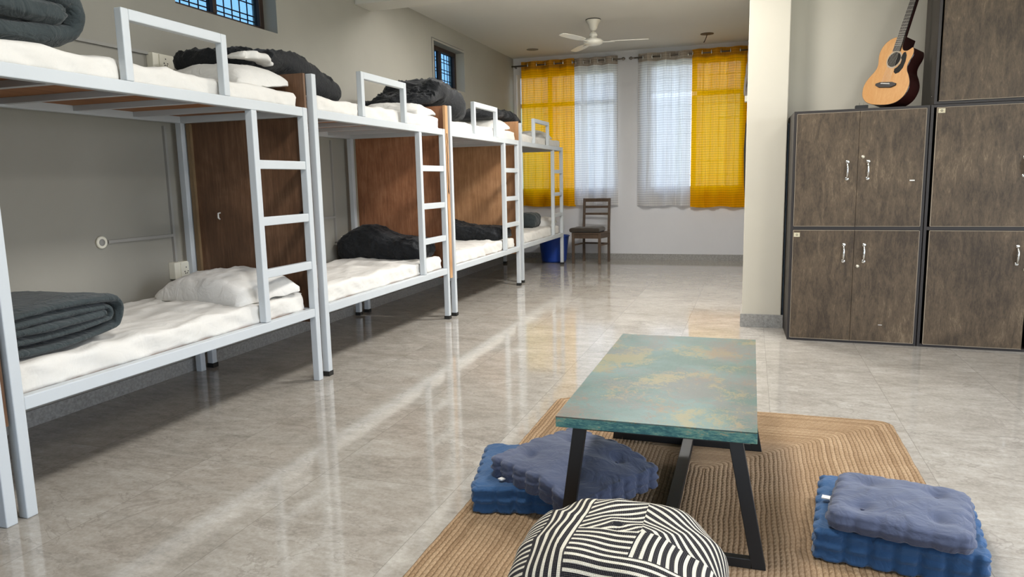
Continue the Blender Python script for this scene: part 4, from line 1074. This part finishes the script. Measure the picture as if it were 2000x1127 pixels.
# ------------------------------------------------------------------ floor cushions
def cushion(c, s, h, rz, mat, seed, label, tufts=2, zf=None, side=1., tilt=(0, 0), hy_=None):
    hx_ = s/2; hyy = (hy_ or s)/2; hz_ = h/2
    tp = [(-hx_+2*hx_*(i+.5)/tufts, -hyy+2*hyy*(j+.5)/tufts) for i in range(tufts) for j in range(tufts)]
    t = thing('floor_cushion', c, label, 'cushion', rz=rz)
    def fn(p, n):
        q = p.copy(); u, v = q.x/hx_, q.y/hyy
        if abs(n.z) > .25:
            dome = (1-abs(u)**3)*(1-abs(v)**3)
            d = .012*dome
            for tx, ty in tp:
                r2 = (q.x-tx)**2+(q.y-ty)**2
                d -= .012*math.exp(-r2/.0006)+.010*math.exp(-r2/.005)
            d += .006*N(q.x*9, q.y*9, seed)+.004*N(q.x*22+seed, q.y*22, seed)
            q.z += math.copysign(1, n.z)*d*(1 if n.z > 0 else .2)*abs(n.z)
        if abs(n.z) < .95:
            s_ = (q.y if abs(n.x) > abs(n.y) else q.x)
            tt = q.z/hz_
            per = .068; ds = ((s_+.03*seed) % per)-per/2
            lim = hyy if abs(n.x) > abs(n.y) else hx_
            cf = sst(0, .05, lim-abs(s_))
            dip = math.exp(-(ds/.009)**2)*cf
            bulge = .5+.5*math.cos(3*PI*tt)          # rolls at top, middle and bottom
            out = side*(.011*bulge*(1-.8*dip)-.007*dip-.006+.005*N(s_*14, tt, seed))
            k = math.sqrt(max(0, 1-n.z*n.z))
            q.x += n.x*out*k; q.y += n.y*out*k
            if abs(tt) > .45: q.z += math.copysign((.010-.013*dip+.004*N(s_*20, 3, seed))*side, tt)*k
        if zf: q.z += zf(q.x, q.y)
        return q
    MB().superbox(hx_, hyy, hz_, .05 if side < 1 else min(.032, hz_*.55), .0075, fn).build('cover', mat, t, smooth=True, world=False).location = (0, 0, hz_)
    for tx, ty in tp:
        zz = h+.012*(1-abs(tx/hx_)**3)*(1-abs(ty/hyy)**3)-.026+(zf(tx, ty) if zf else 0)
        MB().lathe([(.001, zz+.006), (.006, zz+.005), (.007, zz), (.001, zz-.002)], (tx, ty, 0), 10).build('tuft', M['tuft'], t, smooth=True, world=False)
    return t
R0 = RUG_Z
a = math.radians(13)
cushion((-.765, 2.560, R0), .45, .10, a, M['blue1'], 1.1, 'bright navy tufted floor cushion, lower of the pair left of the table')
def zfL(x, y): return -.050*sst(.02, .26, x)-.012*sst(.0, .25, -y)
c = cushion((-.600, 2.500, R0+.106), .445, .075, math.radians(-31), M['blue2'], 2.3, 'grey-blue tufted floor cushion, upper of the pair left of the table', zf=zfL, side=1.0)
MB().box(-.15, -.13, -.245, -.225, .004, .008).build('care_tag', M['label'], c, world=False, label='white care tag')
cushion((.472, 2.495, R0), .475, .10, math.radians(-7), M['blue1'], 3.7, 'bright navy tufted floor cushion, lower of the pair right of the table')
c = cushion((.472, 2.425, R0+.104), .40, .065, math.radians(-12), M['blue2'], 4.9, 'grey-blue tufted floor cushion, upper of the pair right of the table', side=.6, hy_=.385)
MB().box(-.232, -.205, .02, .045, .012, .016).build('care_tag', M['label'], c, world=False, label='white care tag')

# ------------------------------------------------------------------ pouf
def pouf():
    c = Vector((-.300, 1.715, R0)); RXp, RYp, HZ = .275, .27, .315
    n, k = 140, 70; mb = MB(); uvs = {}
    rings = []
    def prof(v):      # v 0 bottom .. 1 top centre
        a = -PI/2+PI*v; e = .62
        return math.copysign(abs(math.cos(a))**e, 1), math.copysign(abs(math.sin(a))**.8, math.sin(a))
    UV = []
    for j in range(k+1):
        v = j/k; rr_, zz = prof(.02+.9799*v)
        ring = []; ur = []
        for i in range(n):
            th = 2*PI*i/n; ct, st = math.cos(th), math.sin(th)
            sq = (abs(ct)**3.2+abs(st)**3.2)**(-1/3.2)      # squarish plan
            x, y = rr_*ct*sq*RXp*.97, rr_*st*sq*RYp*.97
            z = HZ/2+zz*HZ/2
            lump = .016*N(x*5, y*5+z*3, 3.)+.012*ridg(x, y, z+4, 6)*max(0, zz)
            x += ct*lump; y += st*lump; z += lump*max(0, zz)+.014*max(0, zz)*N(x*8, y*8, 6)
            ring.append(Vector((x, y, max(0, z))))
            ur.append((ct*sq, st*sq))
        rings.append(ring); UV.append(ur)
    # unfolded cover coordinates: distance over the surface from the top
    arc = [0]*(k+1)
    for j in range(k-1, -1, -1):
        arc[j] = arc[j+1]+sum((rings[j][i]-rings[j+1][i]).length for i in range(0, n, 10))/len(range(0, n, 10))
    UV = [[(a_*arc[j], b_*arc[j]) for a_, b_ in UV[j]] for j in range(k+1)]
    bm = mb.b; V = [[bm.verts.new(p) for p in r] for r in rings]; lay = bm.loops.layers.uv.new('UVMap')
    for j in range(k):
        for i in range(n):
            i2 = (i+1) % n
            f = bm.faces.new((V[j][i], V[j][i2], V[j+1][i2], V[j+1][i]))
            for lp, (a_, b_) in zip(f.loops, ((j, i), (j, i2), (j+1, i2), (j+1, i))): lp[lay].uv = UV[a_][b_]
    f = bm.faces.new(V[k]); 
    for lp, i in zip(f.loops, range(n)): lp[lay].uv = UV[k][i]
    bm.faces.new(list(reversed(V[0])))
    o = mb.build('pouf', M['pouf'], smooth=True); o.location = c; o.rotation_euler = (0, 0, -.05)
    tag(o, 'squashy black and white striped pouf in front of the low table', 'pouf')
pouf()
